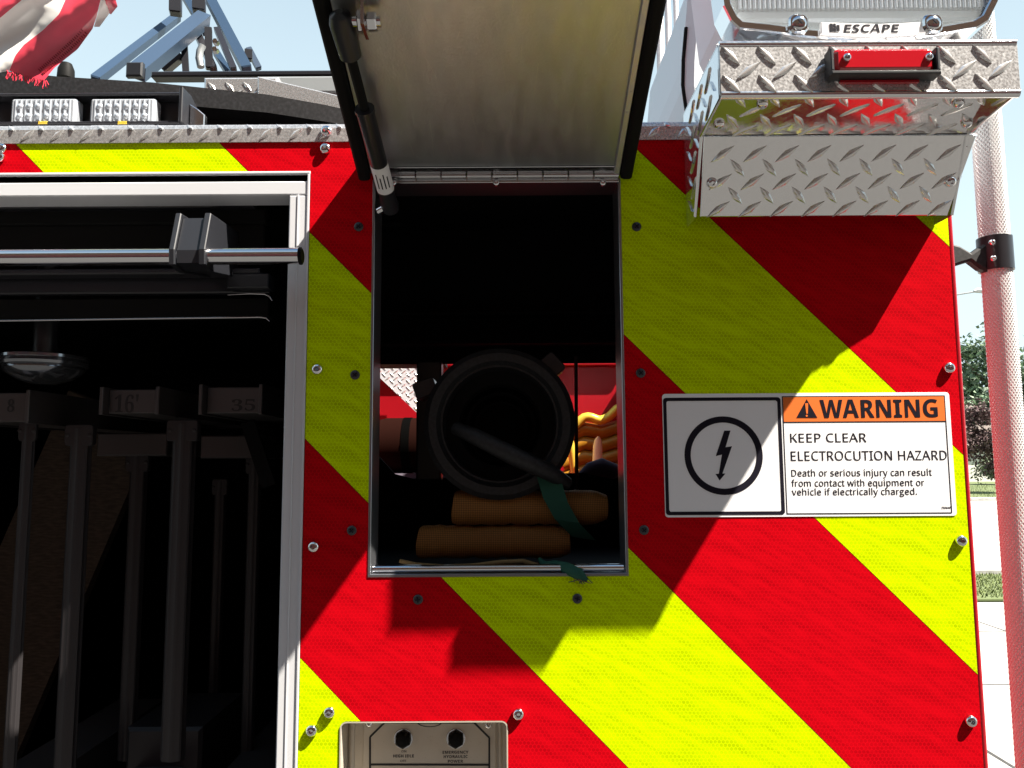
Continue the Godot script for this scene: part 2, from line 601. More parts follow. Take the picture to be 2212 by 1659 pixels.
# lozenges over a plate: f is its frame, and its outline is [0, w] x [0, h]
func studs(f: Transform3D, w: float, h: float, parent: Node, off := Vector2.ZERO, poly = null, pitch := 0.0296, size := 1.0) -> void:
	for j in range(-2, int(h / (pitch * 0.41)) + 3):
		for i in range(-2, int(w / pitch) + 3):
			var odd := posmod(j, 2)
			var c := Vector2(i * pitch + odd * pitch * 0.5 + off.x, j * pitch * 0.42 + off.y)
			var dir := 0.62 if odd == 0 else -0.83
			var reach := 0.0098 * size
			var d := Vector2(cos(dir), sin(dir)) * reach
			var inside := true
			for e in [c + d, c - d]:
				if poly != null:
					if not Geometry2D.is_point_in_polygon(e, poly):
						inside = false
				elif e.x < 0 or e.y < 0 or e.x > w or e.y > h:
					inside = false
			if not inside:
				continue
			var b := f.basis * Basis(Vector3(0, 0, 1), dir)
			place("lozenge", lozenge_mesh, Transform3D(b.scaled_local(Vector3(1.06 if odd == 0 else 0.9, 1.1, 1.1) * size), f * Vector3(c.x, c.y, 0.0)), M.lozenge, parent)

func hollow(outer: PackedVector2Array, hole: PackedVector2Array) -> Array:
	# the outline less a hole, as two pieces without holes
	var lo := hole[0]
	var hi := hole[0]
	for p in hole:
		lo = lo.min(p)
		hi = hi.max(p)
	var mid := (lo.y + hi.y) / 2
	var out := []
	for half in [rect(-50, mid, 50, 50), rect(-50, -50, 50, mid)]:
		for a in Geometry2D.intersect_polygons(outer, half):
			out.append_array(Geometry2D.clip_polygons(a, hole))
	return out

const HATCH := [-0.1362, 1.4945, 0.1082, 1.8785]
const PANEL_R := 0.4288
const PANEL_L := -0.1978
const DECK := 1.9182

func build_rear_panel() -> void:
	var panel := part_node("rear_panel", truck)
	var outline := PackedVector2Array([Vector2(PANEL_L, 0.75), Vector2(PANEL_R, 0.75), Vector2(PANEL_R, DECK), Vector2(-1.15, DECK), Vector2(-1.15, 1.8875), Vector2(PANEL_L, 1.8875)])
	var hatch := rect(HATCH[0], HATCH[1], HATCH[2], HATCH[3])
	var c0 := at(735, 1556)
	var c1 := at(1097, 1559)
	var recess := round_rect(c0.x, 1.1, c1.x, (c0.y + c1.y) / 2, 0.006)
	# sheet metal behind the film
	var st := new_st()
	for a in hollow(outline, hatch):
		for b in hollow(a, recess):
			prism(st, b, -0.006, -0.0006)
	put("backing_sheet", st, M.red_paint, panel)
	for k in range(-6, 9):
		var s0 := 1.6282 + k * 0.2026
		var s1 := s0 + 0.2026
		var g := 0.0005
		var band := PackedVector2Array([Vector2(-4, s0 + g + 4), Vector2(s0 + g - 0.2, 0.2), Vector2(s1 - g - 0.2, 0.2), Vector2(-4, s1 - g + 4)])
		var yellow := posmod(k, 2) == 1
		for a in Geometry2D.intersect_polygons(band, outline):
			for b in Geometry2D.clip_polygons(a, hatch):
				for c in Geometry2D.clip_polygons(b, recess):
					if c.size() < 3 or Geometry2D.is_polygon_clockwise(c) and false:
						continue
					st = new_st()
					prism(st, c, -0.0006, 0.0)
					put("yellow_stripe" if yellow else "red_stripe", st, M.yellow_film if yellow else M.red_film, panel)
	# rolled red edge at the right
	st = new_st()
	tube(st, [Vector3(PANEL_R + 0.002, 0.75, -0.003), Vector3(PANEL_R + 0.002, DECK, -0.003)], 0.0035, 10)
	put("edge_bead", st, M.red_paint, panel)
	for p in [[703, 322], [0, 340], [686, 798], [678, 1181], [712, 1538], [674, 1577], [1120, 1542], [2049, 795], [2075, 1168], [2096, 1557]]:
		bolt(at(p[0], p[1], 0.0002), panel)
	for p in [[775, 490], [767, 810], [760, 1146], [1375, 490], [1384, 806], [1391, 1145], [903, 1295], [1247, 1293]]:
		var q := at(p[0], p[1], 0.0001)
		var o := place("screw", dark_mesh, Transform3D(Basis(), q), M.dark_screw, panel)
		put("cross_slot", cross_mesh, M.ink, panel).transform = Transform3D(Basis(Vector3(0, 0, 1), q.x * 40.0), q)
		o.set_meta("label", "dark cross head screw")
	# tread plate trim along the top edge
	var trim := part_node("tread_trim", truck)
	st = new_st()
	var prof := PackedVector2Array([Vector2(0.0018, DECK - 0.001), Vector2(0.0018, 1.931), Vector2(0.001, 1.934), Vector2(0.0, 1.9358), Vector2(-0.05, 1.9358), Vector2(-0.05, 1.933), Vector2(-0.0012, 1.933), Vector2(-0.0004, 1.931), Vector2(0.0004, DECK - 0.001)])
	prism(st, prof, -1.15, PANEL_R, frame(Vector3.ZERO, Vector3(0, 0, 1), Vector3(0, 1, 0)) * Transform3D(Basis(Vector3(1, 0, 0), Vector3(0, 1, 0), Vector3(0, 0, -1)), Vector3.ZERO))
	put("angle_strip", st, M.tread_weathered, trim)
	for i in range(-39, 15):
		var x := -0.183 + i * 0.0296
		if x < -1.1 or x > 0.41:
			continue
		place("lozenge", lozenge_mesh, Transform3D(Basis(Vector3(0, 0, 1), 0.72).scaled_local(Vector3(0.72, 1.05, 1)), Vector3(x, 1.9255, 0.0018)), M.lozenge, trim)
		place("lozenge", lozenge_mesh, Transform3D(Basis(Vector3(1, 0, 0), -0.6) * Basis(Vector3(0, 0, 1), -0.8).scaled_local(Vector3(0.45, 0.9, 1)), Vector3(x + 0.0125, 1.9328, 0.001)), M.lozenge, trim)
	for p in [[705, 284], [4, 322], [-640, 330]]:
		bolt(at(p[0], p[1], 0.002), trim)

func build_hatch() -> void:
	# aluminium lining of the opening
	var jamb := part_node("hatch_frame", truck)
	var x0: float = HATCH[0]
	var y0: float = HATCH[1]
	var x1: float = HATCH[2]
	var y1: float = HATCH[3]
	var st := new_st()
	box(st, Vector3(x0, y0 + 0.002, -0.04), Vector3(x0 + 0.0026, y1, 0.0008), 0.0004)
	put("jamb", st, M.jamb_metal, jamb)
	st = new_st()
	box(st, Vector3(x1 - 0.0026, y0 + 0.002, -0.04), Vector3(x1, y1, 0.0008), 0.0004)
	put("jamb", st, M.jamb_metal, jamb)
	st = new_st()
	box(st, Vector3(x0, y0 - 0.001, -0.04), Vector3(x1, y0 + 0.0019, 0.0008), 0.0004)
	put("sill", st, M.jamb_metal, jamb)
	st = new_st()
	tube(st, [Vector3(x0 + 0.004, y0 + 0.006, -0.006), Vector3(x1 - 0.004, y0 + 0.006, -0.006)], 0.0036, 14)
	put("sill_roller", st, M.chrome, jamb)
	st = new_st()
	box(st, Vector3(x0, y1 - 0.003, -0.04), Vector3(x1, y1 + 0.002, -0.0008), 0.0008)
	put("header", st, M.dark_screw, jamb)
	# the locker behind it: walls, shelf and the back with its openings
	var lock := part_node("hatch_locker", truck)
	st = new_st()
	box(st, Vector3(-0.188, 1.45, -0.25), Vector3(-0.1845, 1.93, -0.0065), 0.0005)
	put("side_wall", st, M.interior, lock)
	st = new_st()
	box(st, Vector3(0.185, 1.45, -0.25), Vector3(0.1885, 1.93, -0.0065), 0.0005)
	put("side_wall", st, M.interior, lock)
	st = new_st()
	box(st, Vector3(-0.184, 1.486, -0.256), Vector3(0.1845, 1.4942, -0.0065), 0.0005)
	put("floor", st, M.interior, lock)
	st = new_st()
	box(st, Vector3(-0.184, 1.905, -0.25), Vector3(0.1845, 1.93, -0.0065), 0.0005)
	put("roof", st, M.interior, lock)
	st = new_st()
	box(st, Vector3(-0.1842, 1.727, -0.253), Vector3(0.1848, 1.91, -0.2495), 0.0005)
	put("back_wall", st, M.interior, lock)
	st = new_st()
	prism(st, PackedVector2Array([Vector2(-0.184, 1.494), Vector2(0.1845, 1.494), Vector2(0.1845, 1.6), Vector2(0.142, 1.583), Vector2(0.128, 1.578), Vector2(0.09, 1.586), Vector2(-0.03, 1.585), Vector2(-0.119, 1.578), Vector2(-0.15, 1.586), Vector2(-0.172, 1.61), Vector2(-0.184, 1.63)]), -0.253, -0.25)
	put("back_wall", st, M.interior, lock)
	st = new_st()
	box(st, Vector3(-0.1195, 1.578, -0.249), Vector3(-0.0885, 1.727, -0.22), 0.002)
	put("post", st, M.black_paint, lock)
	st = new_st()
	tube(st, [at(1244, 770, -0.2), at(1246, 1070, -0.2)], 0.0022, 8)
	put("stay_rod", st, M.black_paint, lock)
	for q in [[672, -0.2], [735, -0.21]]:
		st = new_st()
		var p := at(1075, q[0], q[1])
		box(st, Vector3(-0.184, p.y - 0.004, q[1] - 0.03), Vector3(0.1845, p.y, q[1]), 0.001)
		put("shelf_rail", st, M.interior, lock)
	# door, hinged along the top of the opening and swung up and out
	var door := part_node("hatch_door", truck)
	var ang := atan(0.39)
	var f := Transform3D(Basis(Vector3(1, 0, 0), Vector3(0, sin(ang), cos(ang)), Vector3(0, -cos(ang), sin(ang))), Vector3(0, 1.8815, 0.004))   # u across, v outwards, n down
	var dl := -0.1495
	var dr := 0.1190
	var len := 0.4
	st = new_st()
	box(st, Vector3(dl + 0.0125, 0.002, -0.004), Vector3(dr - 0.0125, len - 0.012, 0), 0.0005, f)
	put("inner_skin", st, M.door_skin, door)
	st = new_st()
	box(st, Vector3(dl + 0.004, -0.002, -0.016), Vector3(dr - 0.004, len - 0.002, -0.0045), 0.002, f)
	put("outer_skin", st, M.red_paint, door)
	for s in [[dl, dl + 0.0118], [dr - 0.0118, dr]]:
		st = new_st()
		prism(st, round_rect(s[0], -0.0165, s[1], 0.007, 0.004, 4), -0.001, len, f * Transform3D(Basis(Vector3(1, 0, 0), Vector3(0, 0, 1), Vector3(0, 1, 0)), Vector3.ZERO), 0.001)
		put("rubber_seal", st, M.black_rubber, door)
	st = new_st()
	prism(st, round_rect(-0.0165, 0, 0.007, 0.0118, 0.004, 4), dl + 0.012, dr - 0.012, Transform3D(f.basis * Basis(Vector3(0, 0, 1), Vector3(0, 1, 0), Vector3(1, 0, 0)), f * Vector3(0, len - 0.0118, 0)))
	put("rubber_seal", st, M.black_rubber, door)
	st = new_st()
	box(st, Vector3(dr - 0.0185, 0.001, 0.0002), Vector3(dr - 0.0125, len - 0.013, 0.0035), 0.0008, f)
	put("edge_rail", st, M.aluminium, door)
	# piano hinge
	st = new_st()
	box(st, Vector3(-0.118, 1.8735, 0.0022), Vector3(0.1065, 1.8815, 0.0036), 0.0004)
	box(st, Vector3(-0.118, 0.003, 0.0004), Vector3(0.1065, 0.012, 0.0018), 0.0004, f)
	put("hinge_leaf", st, M.steel, door)
	for i in 9:
		st = new_st()
		var xa := -0.118 + i * 0.0249
		tube(st, [Vector3(xa + 0.0008, 1.8795, 0.0062), Vector3(xa + 0.0241, 1.8795, 0.0062)], 0.0028, 10)
		put("hinge_knuckle", st, M.steel if i % 2 == 0 else M.aluminium, door)
	for x in [850, 1072, 1302]:
		bolt(at(x, 398, 0.003) + Vector3(0, 0.001, 0.0008), door, Basis().scaled(Vector3.ONE * 0.6))
		var q := at(x, 374, 0.012)
		bolt(Vector3(q.x, 1.8855, 0.0115), door, f.basis.scaled_local(Vector3.ONE * 0.6))
	# gas strut
	var strut := part_node("gas_strut", truck)
	var p0 := Vector3(-0.1185, 1.851, 0.004)
	var p1 := Vector3(-0.128, 1.934, 0.18)
	var axis := func(t: float) -> Vector3: return p0.lerp(p1, t)
	st = new_st()
	tube(st, [axis.call(0.085), axis.call(0.1), axis.call(0.57), axis.call(0.575), axis.call(0.59)], [0.0072, 0.008, 0.008, 0.0088, 0.0086], 20)
	put("cylinder", st, M.black_paint, strut)
	st = new_st()
	tube(st, [axis.call(0.112), axis.call(0.275)], 0.00825, 24)
	put("label_wrap", st, M.white_vinyl, strut)
	var side := (p1 - p0).cross(EYE - p0).normalized()
	var face := side.cross(p1 - p0).normalized()
	for k in 4:
		st = new_st()
		var ph := -0.75 + k * 0.42
		var o := (face * cos(ph) + side * sin(ph)) * 0.0083
		bar(st, axis.call(0.15) + o, axis.call(0.24 - 0.02 * (k % 2)) + o, 0.0011, 0.0002, face * cos(ph) + side * sin(ph), 0.0)
		put("print_line", st, M.ink, strut)
	st = new_st()
	tube(st, [axis.call(0.58), axis.call(0.93)], 0.0042, 14)
	put("rod", st, M.black_rubber, strut)
	st = new_st()
	tube(st, [axis.call(0.845), axis.call(0.85), axis.call(0.94), axis.call(1.0), axis.call(1.03), axis.call(1.045)], [0.0075, 0.0088, 0.0095, 0.0098, 0.008, 0.003], 18)
	put("end_socket", st, M.black_plastic, strut)
	st = new_st()
	tube(st, [axis.call(0.09), axis.call(0.07), axis.call(0.0), axis.call(-0.03), axis.call(-0.05)], [0.0066, 0.0075, 0.0088, 0.008, 0.004], 18)
	put("end_socket", st, M.black_plastic, strut)
	st = new_st()
	tube(st, [p1, p1 + Vector3(0.03, 0, 0)], 0.004, 12)
	put("ball_stud", st, M.chrome, strut)
	for q in [[0.0125, 0.0035, 0.0085], [0.0195, 0.0075, 0.0072]]:
		st = new_st()
		prism(st, ngon(q[2], 6, 0.3), 0.0, q[1], Transform3D(Basis(Vector3(0, 0, -1), Vector3(0, 1, 0), Vector3(1, 0, 0)), p1 + Vector3(q[0], 0, 0)), 0.0008)
		put("nut", st, M.chrome, strut)
	st = new_st()
	prism(st, PackedVector2Array([Vector2(-0.011, -0.008), Vector2(0.011, -0.008), Vector2(0.014, 0.022), Vector2(-0.014, 0.022)]), 0.0165, 0.019, Transform3D(Basis(Vector3(0, 0, -1), Vector3(0, 1, 0), Vector3(1, 0, 0)), p1))
	put("bracket", st, M.steel, strut)
	st = new_st()
	tube(st, [p0, p0 + Vector3(-0.012, -0.004, -0.006)], 0.004, 10)
	put("ball_stud", st, M.chrome, strut)

func build_sign() -> void:
	var sign_ := part_node("warning_sign", truck, "white rectangular electrocution warning sign with orange header")
	var sz := func(x: float, y: float, z: float) -> Vector3: return at((1500.0 + x / 2.765) / 1.0848, (880.0 + y / 2.765) / 1.0848, z)
	var a := Vector3(0.1438, 1.5474, 0)
	var b := Vector3(0.4188, 1.6643, 0)
	var st := new_st()
	prism(st, round_rect(a.x, a.y, b.x, b.y, 0.003), 0.0001, 0.0006, Transform3D(), 0.0001)
	put("plate", st, M.white_vinyl, sign_)
	var z := 0.0006
	var flat := func(called: String, poly: PackedVector2Array, m: Material, lift := 0.00025) -> void:
		var s := new_st()
		prism(s, poly, z, z + lift)
		put(called, s, m, sign_)
	var rim := func(called: String, x0: float, y0: float, x1: float, y1: float, t: float, r: float) -> void:
		var s := new_st()
		for piece in hollow(round_rect(x0, y0, x1, y1, r), round_rect(x0 + t, y0 + t, x1 - t, y1 - t, maxf(r - t * 0.4, 0.0004))):
			prism(s, piece, z, z + 0.00025)
		put(called, s, M.ink, sign_)
	# pictogram field
	var p0: Vector3 = sz.call(168, 905, z)
	var p1: Vector3 = sz.call(908, 140, z)
	rim.call("border", p0.x, p0.y, p1.x, p1.y, 0.0031, 0.003)
	var c: Vector3 = sz.call(541, 518, z)
	st = new_st()
	ring_band(st, 0.0313, 0.0372, 0.0, 0.00025, Transform3D(Basis(), Vector3(c.x, c.y, z)), 64)
	put("ring", st, M.ink, sign_)
	var pts := PackedVector2Array()
	for q in [[545, 357], [585, 357], [553, 465], [595, 458], [533, 635], [552, 635], [515, 680], [488, 637], [510, 637], [530, 512], [490, 522]]:
		var v: Vector3 = sz.call(q[0], q[1], z)
		pts.append(Vector2(v.x, v.y))
	flat.call("lightning_bolt", pts, M.ink)
	# text field
	p0 = sz.call(950, 898, z)
	p1 = sz.call(2015, 128, z)
	p1.x = 0.4145
	rim.call("border", p0.x, p0.y, p1.x, p1.y, 0.0008, 0.0006)
	var h0: float = sz.call(1500, 296, z).y
	flat.call("orange_header", rect(p0.x + 0.001, h0, p1.x - 0.001, p1.y - 0.001), M.orange_vinyl)
	flat.call("header_line", rect(p0.x + 0.001, h0 - 0.0009, p1.x - 0.001, h0 - 0.0001), M.ink)
	pts = PackedVector2Array()
	for q in [[1078, 153], [1147, 273], [1012, 273]]:
		var v: Vector3 = sz.call(q[0], q[1], z)
		pts.append(Vector2(v.x, v.y))
	flat.call("hazard_triangle", pts, M.ink, 0.0005)
	var e0: Vector3 = sz.call(1073, 247, z)
	var e1: Vector3 = sz.call(1084, 180, z)
	flat.call("exclamation_mark", PackedVector2Array([Vector2(e0.x + 0.0003, e0.y), Vector2(e1.x - 0.0003, e0.y), Vector2(e1.x + 0.0004, e1.y), Vector2(e0.x - 0.0004, e1.y)]), M.orange_vinyl, 0.0007)
	e0 = sz.call(1078, 261, z)
	var dot := ngon(0.0010, 12)
	for i in dot.size():
		dot[i] += Vector2(e0.x, e0.y)
	flat.call("exclamation_mark", dot, M.orange_vinyl, 0.0007)
	var line := func(words: String, x0: float, x1: float, ytop: float, ybot: float, weight: int, lift: float, slant := 0.0) -> void:
		var l: Vector3 = sz.call(x0, ybot, z)
		var r: Vector3 = sz.call(x1, ytop, z)
		lettering("lettering", words, Vector3(l.x, l.y, z + lift), r.x - l.x, r.y - l.y, M.ink, sign_, weight, slant)
	line.call("WARNING", 1168, 1922, 152, 274, 700, 0.0004)
	line.call("KEEP CLEAR", 974, 1464, 373, 433, 400, 0.00015)
	line.call("ELECTROCUTION HAZARD", 978, 1984, 485, 553, 400, 0.00015)
	line.call("Death or serious injury can result", 982, 1888, 602, 668, 400, 0.00015)
	line.call("from contact with equipment or", 982, 1840, 668, 733, 400, 0.00015)
	line.call("vehicle if electrically charged.", 985, 1792, 726, 790, 400, 0.00015)
	line.call("2266407", 1952, 2020, 849, 862, 400, 0.00015, 0.2)

func build_control_panel() -> void:
	var cp := part_node("control_panel", truck)
	var z := -0.03
	var sz := func(x: float, y: float) -> Vector3: return at((760.0 + x / 4.809) / 1.0848, (1660.0 + y / 4.809) / 1.0848, z)
	var c0 := at(735, 1556)
	var c1 := at(1097, 1559)
	var top := (c0.y + c1.y) / 2
	var outer := round_rect(c0.x, 1.1, c1.x, top, 0.006)
	var st := new_st()
	# drawn steel tray: rim, walls
	var inner := inset(outer, 0.0012)
	for i in outer.size():
		var j := (i + 1) % outer.size()
		var mid := (outer[i] + outer[j]) / 2
		var inward := Vector3((c0.x + c1.x) / 2 - mid.x, 1.25 - mid.y, 0)
		quad(st, Vector3(outer[i].x, outer[i].y, 0.001), Vector3(outer[j].x, outer[j].y, 0.001), Vector3(inner[j].x, inner[j].y, 0.001), Vector3(inner[i].x, inner[i].y, 0.001), Vector3(0, 0, 1))
		quad(st, Vector3(inner[i].x, inner[i].y, 0.001), Vector3(inner[j].x, inner[j].y, 0.001), Vector3(inner[j].x, inner[j].y, z), Vector3(inner[i].x, inner[i].y, z), inward)
	put("tray", st, M.panel_steel, cp)
	st = new_st()
	prism(st, outer, z - 0.003, z)
	put("tray_back", st, M.panel_steel, cp)
	var l: Vector3 = sz.call(440, 300)
	var r: Vector3 = sz.call(1935, 300)
	st = new_st()
	box(st, Vector3(l.x, 1.11, z), Vector3(r.x, top - 0.0015, z + 0.002), 0.0006)
	put("face_plate", st, M.panel_steel, cp)
	for x in [[270, 350], [1950, 2010]]:
		st = new_st()
		var a: Vector3 = sz.call(x[0], 300)
		var b: Vector3 = sz.call(x[1], 300)
		tube(st, [Vector3((a.x + b.x) / 2, 1.11, z - 0.001), Vector3((a.x + b.x) / 2, top - 0.002, z - 0.001)], absf(b.x - a.x) / 2, 12)
		put("rib", st, M.panel_steel, cp)
	z = -0.028
	var lw := 0.0018
	var stroke := func(pa: Vector3, pb: Vector3, w: float) -> void:
		var s := new_st()
		bar(s, Vector3(pa.x, pa.y, z + 0.0002), Vector3(pb.x, pb.y, z + 0.0002), w, 0.0004, Vector3(0, 0, 1), 0.0)
		put("border_line", s, M.plate_ink, cp)
	var path := [[520, 800], [520, 312], [684, 150], [1688, 150], [1860, 322], [1860, 800]]
	for i in path.size() - 1:
		stroke.call(sz.call(path[i][0], path[i][1]), sz.call(path[i + 1][0], path[i + 1][1]), lw)
	stroke.call(sz.call(530, 622), sz.call(1850, 625), lw)
	for x in [895, 1485]:
		var c: Vector3 = sz.call(x, 330)
		var sw := Transform3D(Basis(), Vector3(c.x, c.y, z))
		st = new_st()
		prism(st, ngon(0.0079, 6, 0.52), 0, 0.006, sw, 0.0008)
		lathe(st, [Vector2(0.0066, 0.006), Vector2(0.0062, 0.0075), Vector2(0.005, 0.009), Vector2(0, 0.0098)], sw, 16)
		put("switch_boot", st, M.black_rubber, cp)
		st = new_st()
		ring_band(st, 0.0074, 0.009, 0, 0.0012, sw, 24)
		put("switch_washer", st, M.steel, cp)
	for x in [[505, 160], [1852, 178]]:
		var c: Vector3 = sz.call(x[0], x[1])
		bolt(c, cp, Basis().scaled(Vector3.ONE * 0.7))
	var put_text := func(words: String, xc: float, yc: float, w: float, h: float, weight: int, fam := "Droid Sans") -> void:
		var lo: Vector3 = sz.call(xc - w / 2, yc + h / 2)
		var hi: Vector3 = sz.call(xc + w / 2, yc - h / 2)
		lettering("lettering", words, Vector3(lo.x, lo.y, z + 0.0001), hi.x - lo.x, hi.y - lo.y, M.plate_ink, cp, weight, 0.0, fam)
	put_text.call("ON", 900, 475, 55, 24, 400)
	put_text.call("HIGH IDLE", 897, 527, 232, 34, 700)
	put_text.call("OFF", 893, 582, 66, 24, 400)
	put_text.call("EMERGENCY", 1480, 485, 290, 34, 700)
	put_text.call("HYDRAULIC", 1482, 534, 270, 34, 700)
	put_text.call("POWER", 1480, 586, 172, 32, 700)
	var oc: Vector3 = sz.call(1190, 138)
	st = new_st()
	ring_band(st, 0.0112, 0.0125, 0, 0.0003, Transform3D(Basis(Vector3(1, 0, 0), Vector3(0, 0.42, 0), Vector3(0, 0, 1)), Vector3(oc.x, oc.y, z)), 36)
	put("emblem_oval", st, M.plate_ink, cp)

func build_hood() -> void:
	var hood := part_node("tread_plate_hood", truck, "polished diamond tread plate light hood at the upper right corner")
	var xl := 0.172
	var xr := 0.419
	var zf := 0.1315
	var yb := 1.8972
	var yt := 1.9433
	# flap leaning out and up, the soffit, the front and the top
	var pb := Vector3(0, 1.8285, 0.031)
	var pt := Vector3(0, 1.8945, 0.061)
	var T := 0.003
	var plate := func(called: String, f: Transform3D, poly: PackedVector2Array, off: Vector2, m := "tread") -> void:
		var st := new_st()
		prism(st, poly, -T, 0.0, f, 0.0008)
		var o := put(called, st, M[m], hood)
		var lo := poly[0]
		var hi := poly[0]
		for p in poly:
			lo = lo.min(p)
			hi = hi.max(p)
		studs(f, hi.x, hi.y, hood, off, poly)
		o.name = o.name
	var w := xr - xl
	var up := pt - pb
	plate.call("flap_plate", frame(Vector3(xl, pb.y, pb.z), Vector3(1, 0, 0), up), PackedVector2Array([Vector2(0.006, 0), Vector2(w - 0.008, 0), Vector2(w + 0.006, up.length()), Vector2(0.004, up.length())]), Vector2(0.0223, 0.0069))
	var fs := Transform3D(Basis(Vector3(1, 0, 0), Vector3(0, 0.2873, 0.9578), Vector3(0, -0.9578, 0.2873)), Vector3(xl, pt.y + 0.0005, pt.z + 0.0005))
	plate.call("soffit_plate", fs, PackedVector2Array([Vector2(0.004, 0), Vector2(w + 0.004, 0), Vector2(w - 0.003, 0.066), Vector2(0.004, 0.066)]), Vector2(0.01, 0.006))
	plate.call("front_plate", frame(Vector3(xl, yb, zf), Vector3(1, 0, 0), Vector3(0, 1, 0)), round_rect(0, 0.0, w, yt - yb, 0.002, 3), Vector2(0.0245, 0.0225), "tread_weathered")
	# rolled lower and upper edges of the front
	for y in [yb + 0.0022, yt - 0.0008]:
		var st := new_st()
		tube(st, [Vector3(xl + 0.001, y, zf - 0.0028), Vector3(xr - 0.001, y, zf - 0.0028)], 0.0036, 14)
		put("rolled_edge", st, M.tread, hood)
	plate.call("top_plate", frame(Vector3(xl, yt + 0.001, zf - 0.004), Vector3(1, 0, 0), Vector3(0, 0, -1)), rect(0, 0, w, zf - 0.006), Vector2(0.01, 0.008))
	# side cheeks, (along -z, up)
	var cheek := PackedVector2Array()
	for q in [[0.0005, 1.829], [0.031, 1.8285], [0.062, 1.893], [zf - 0.004, yb], [zf - 0.004, yt], [0.0005, yt]]:
		cheek.append(Vector2(q[0], q[1] - 1.82))
	plate.call("cheek_plate", Transform3D(Basis(Vector3(0, 0, 1), Vector3(0, 1, 0), Vector3(-1, 0, 0)), Vector3(xl, 1.82, 0)), cheek, Vector2(0.006, 0.01))
	plate.call("cheek_plate", Transform3D(Basis(Vector3(0, 0, 1), Vector3(0, 1, 0), Vector3(1, 0, 0)), Vector3(xr - 0.002, 1.82, 0)), cheek, Vector2(0.006, 0.01))
	# screws in the flap and the soffit
	var fb := frame(Vector3(xl, pb.y, pb.z), Vector3(1, 0, 0), up)
	for q in [Vector2(0.0145, 0.031), Vector2(w - 0.0115, 0.031)]:
		bolt(fb * Vector3(q.x, q.y, 0.0002), hood, fb.basis.scaled_local(Vector3.ONE * 0.9))
	for q in [Vector2(0.045, 0.04), Vector2(w - 0.033, 0.04), Vector2(0.014, 0.015), Vector2(w - 0.012, 0.015)]:
		bolt(fs * Vector3(q.x, q.y, 0.0002), hood, fs.basis.scaled_local(Vector3.ONE * 0.9))
	# red marker light
	var ml := part_node("marker_light", truck, "red bar marker light in black holder on tread plate")
	var a := at(1795, 163, zf + 0.012)
	var b := at(2028, 103, zf + 0.012)
	var st := new_st()
	box(st, Vector3(a.x, a.y + 0.0005, zf + 0.0002), Vector3(b.x, a.y + 0.0035, zf + 0.014), 0.0008)
	box(st, Vector3(a.x, a.y + 0.0036, zf + 0.0002), Vector3(a.x + 0.0028, b.y, zf + 0.0135), 0.0008)
	box(st, Vector3(b.x - 0.0028, a.y + 0.0036, zf + 0.0002), Vector3(b.x, b.y, zf + 0.0135), 0.0008)
	box(st, Vector3(a.x + 0.003, a.y + 0.0036, zf + 0.0002), Vector3(b.x - 0.003, b.y - 0.001, zf + 0.003), 0.0008)
	put("holder", st, M.black_plastic, ml)
	st = new_st()
	prism(st, round_rect(a.x + 0.004, a.y + 0.0042, b.x - 0.004, b.y + 0.0005, 0.004, 4), zf + 0.0032, zf + 0.012, Transform3D(), 0.0028)
	put("lens", st, M.red_lens, ml)
	for x in [a.x + 0.0135, b.x - 0.0085]:
		bolt(Vector3(x, (a.y + b.y) / 2 + 0.0035, zf + 0.0118), ml, Basis().scaled(Vector3.ONE * 0.62))
	st = new_st()
	prism(st, rect(a.x + 0.011, a.y - 0.0018, b.x - 0.013, a.y + 0.0002), zf + 0.0002, zf + 0.004)
	put("lower_lens", st, M.red_lens, ml)

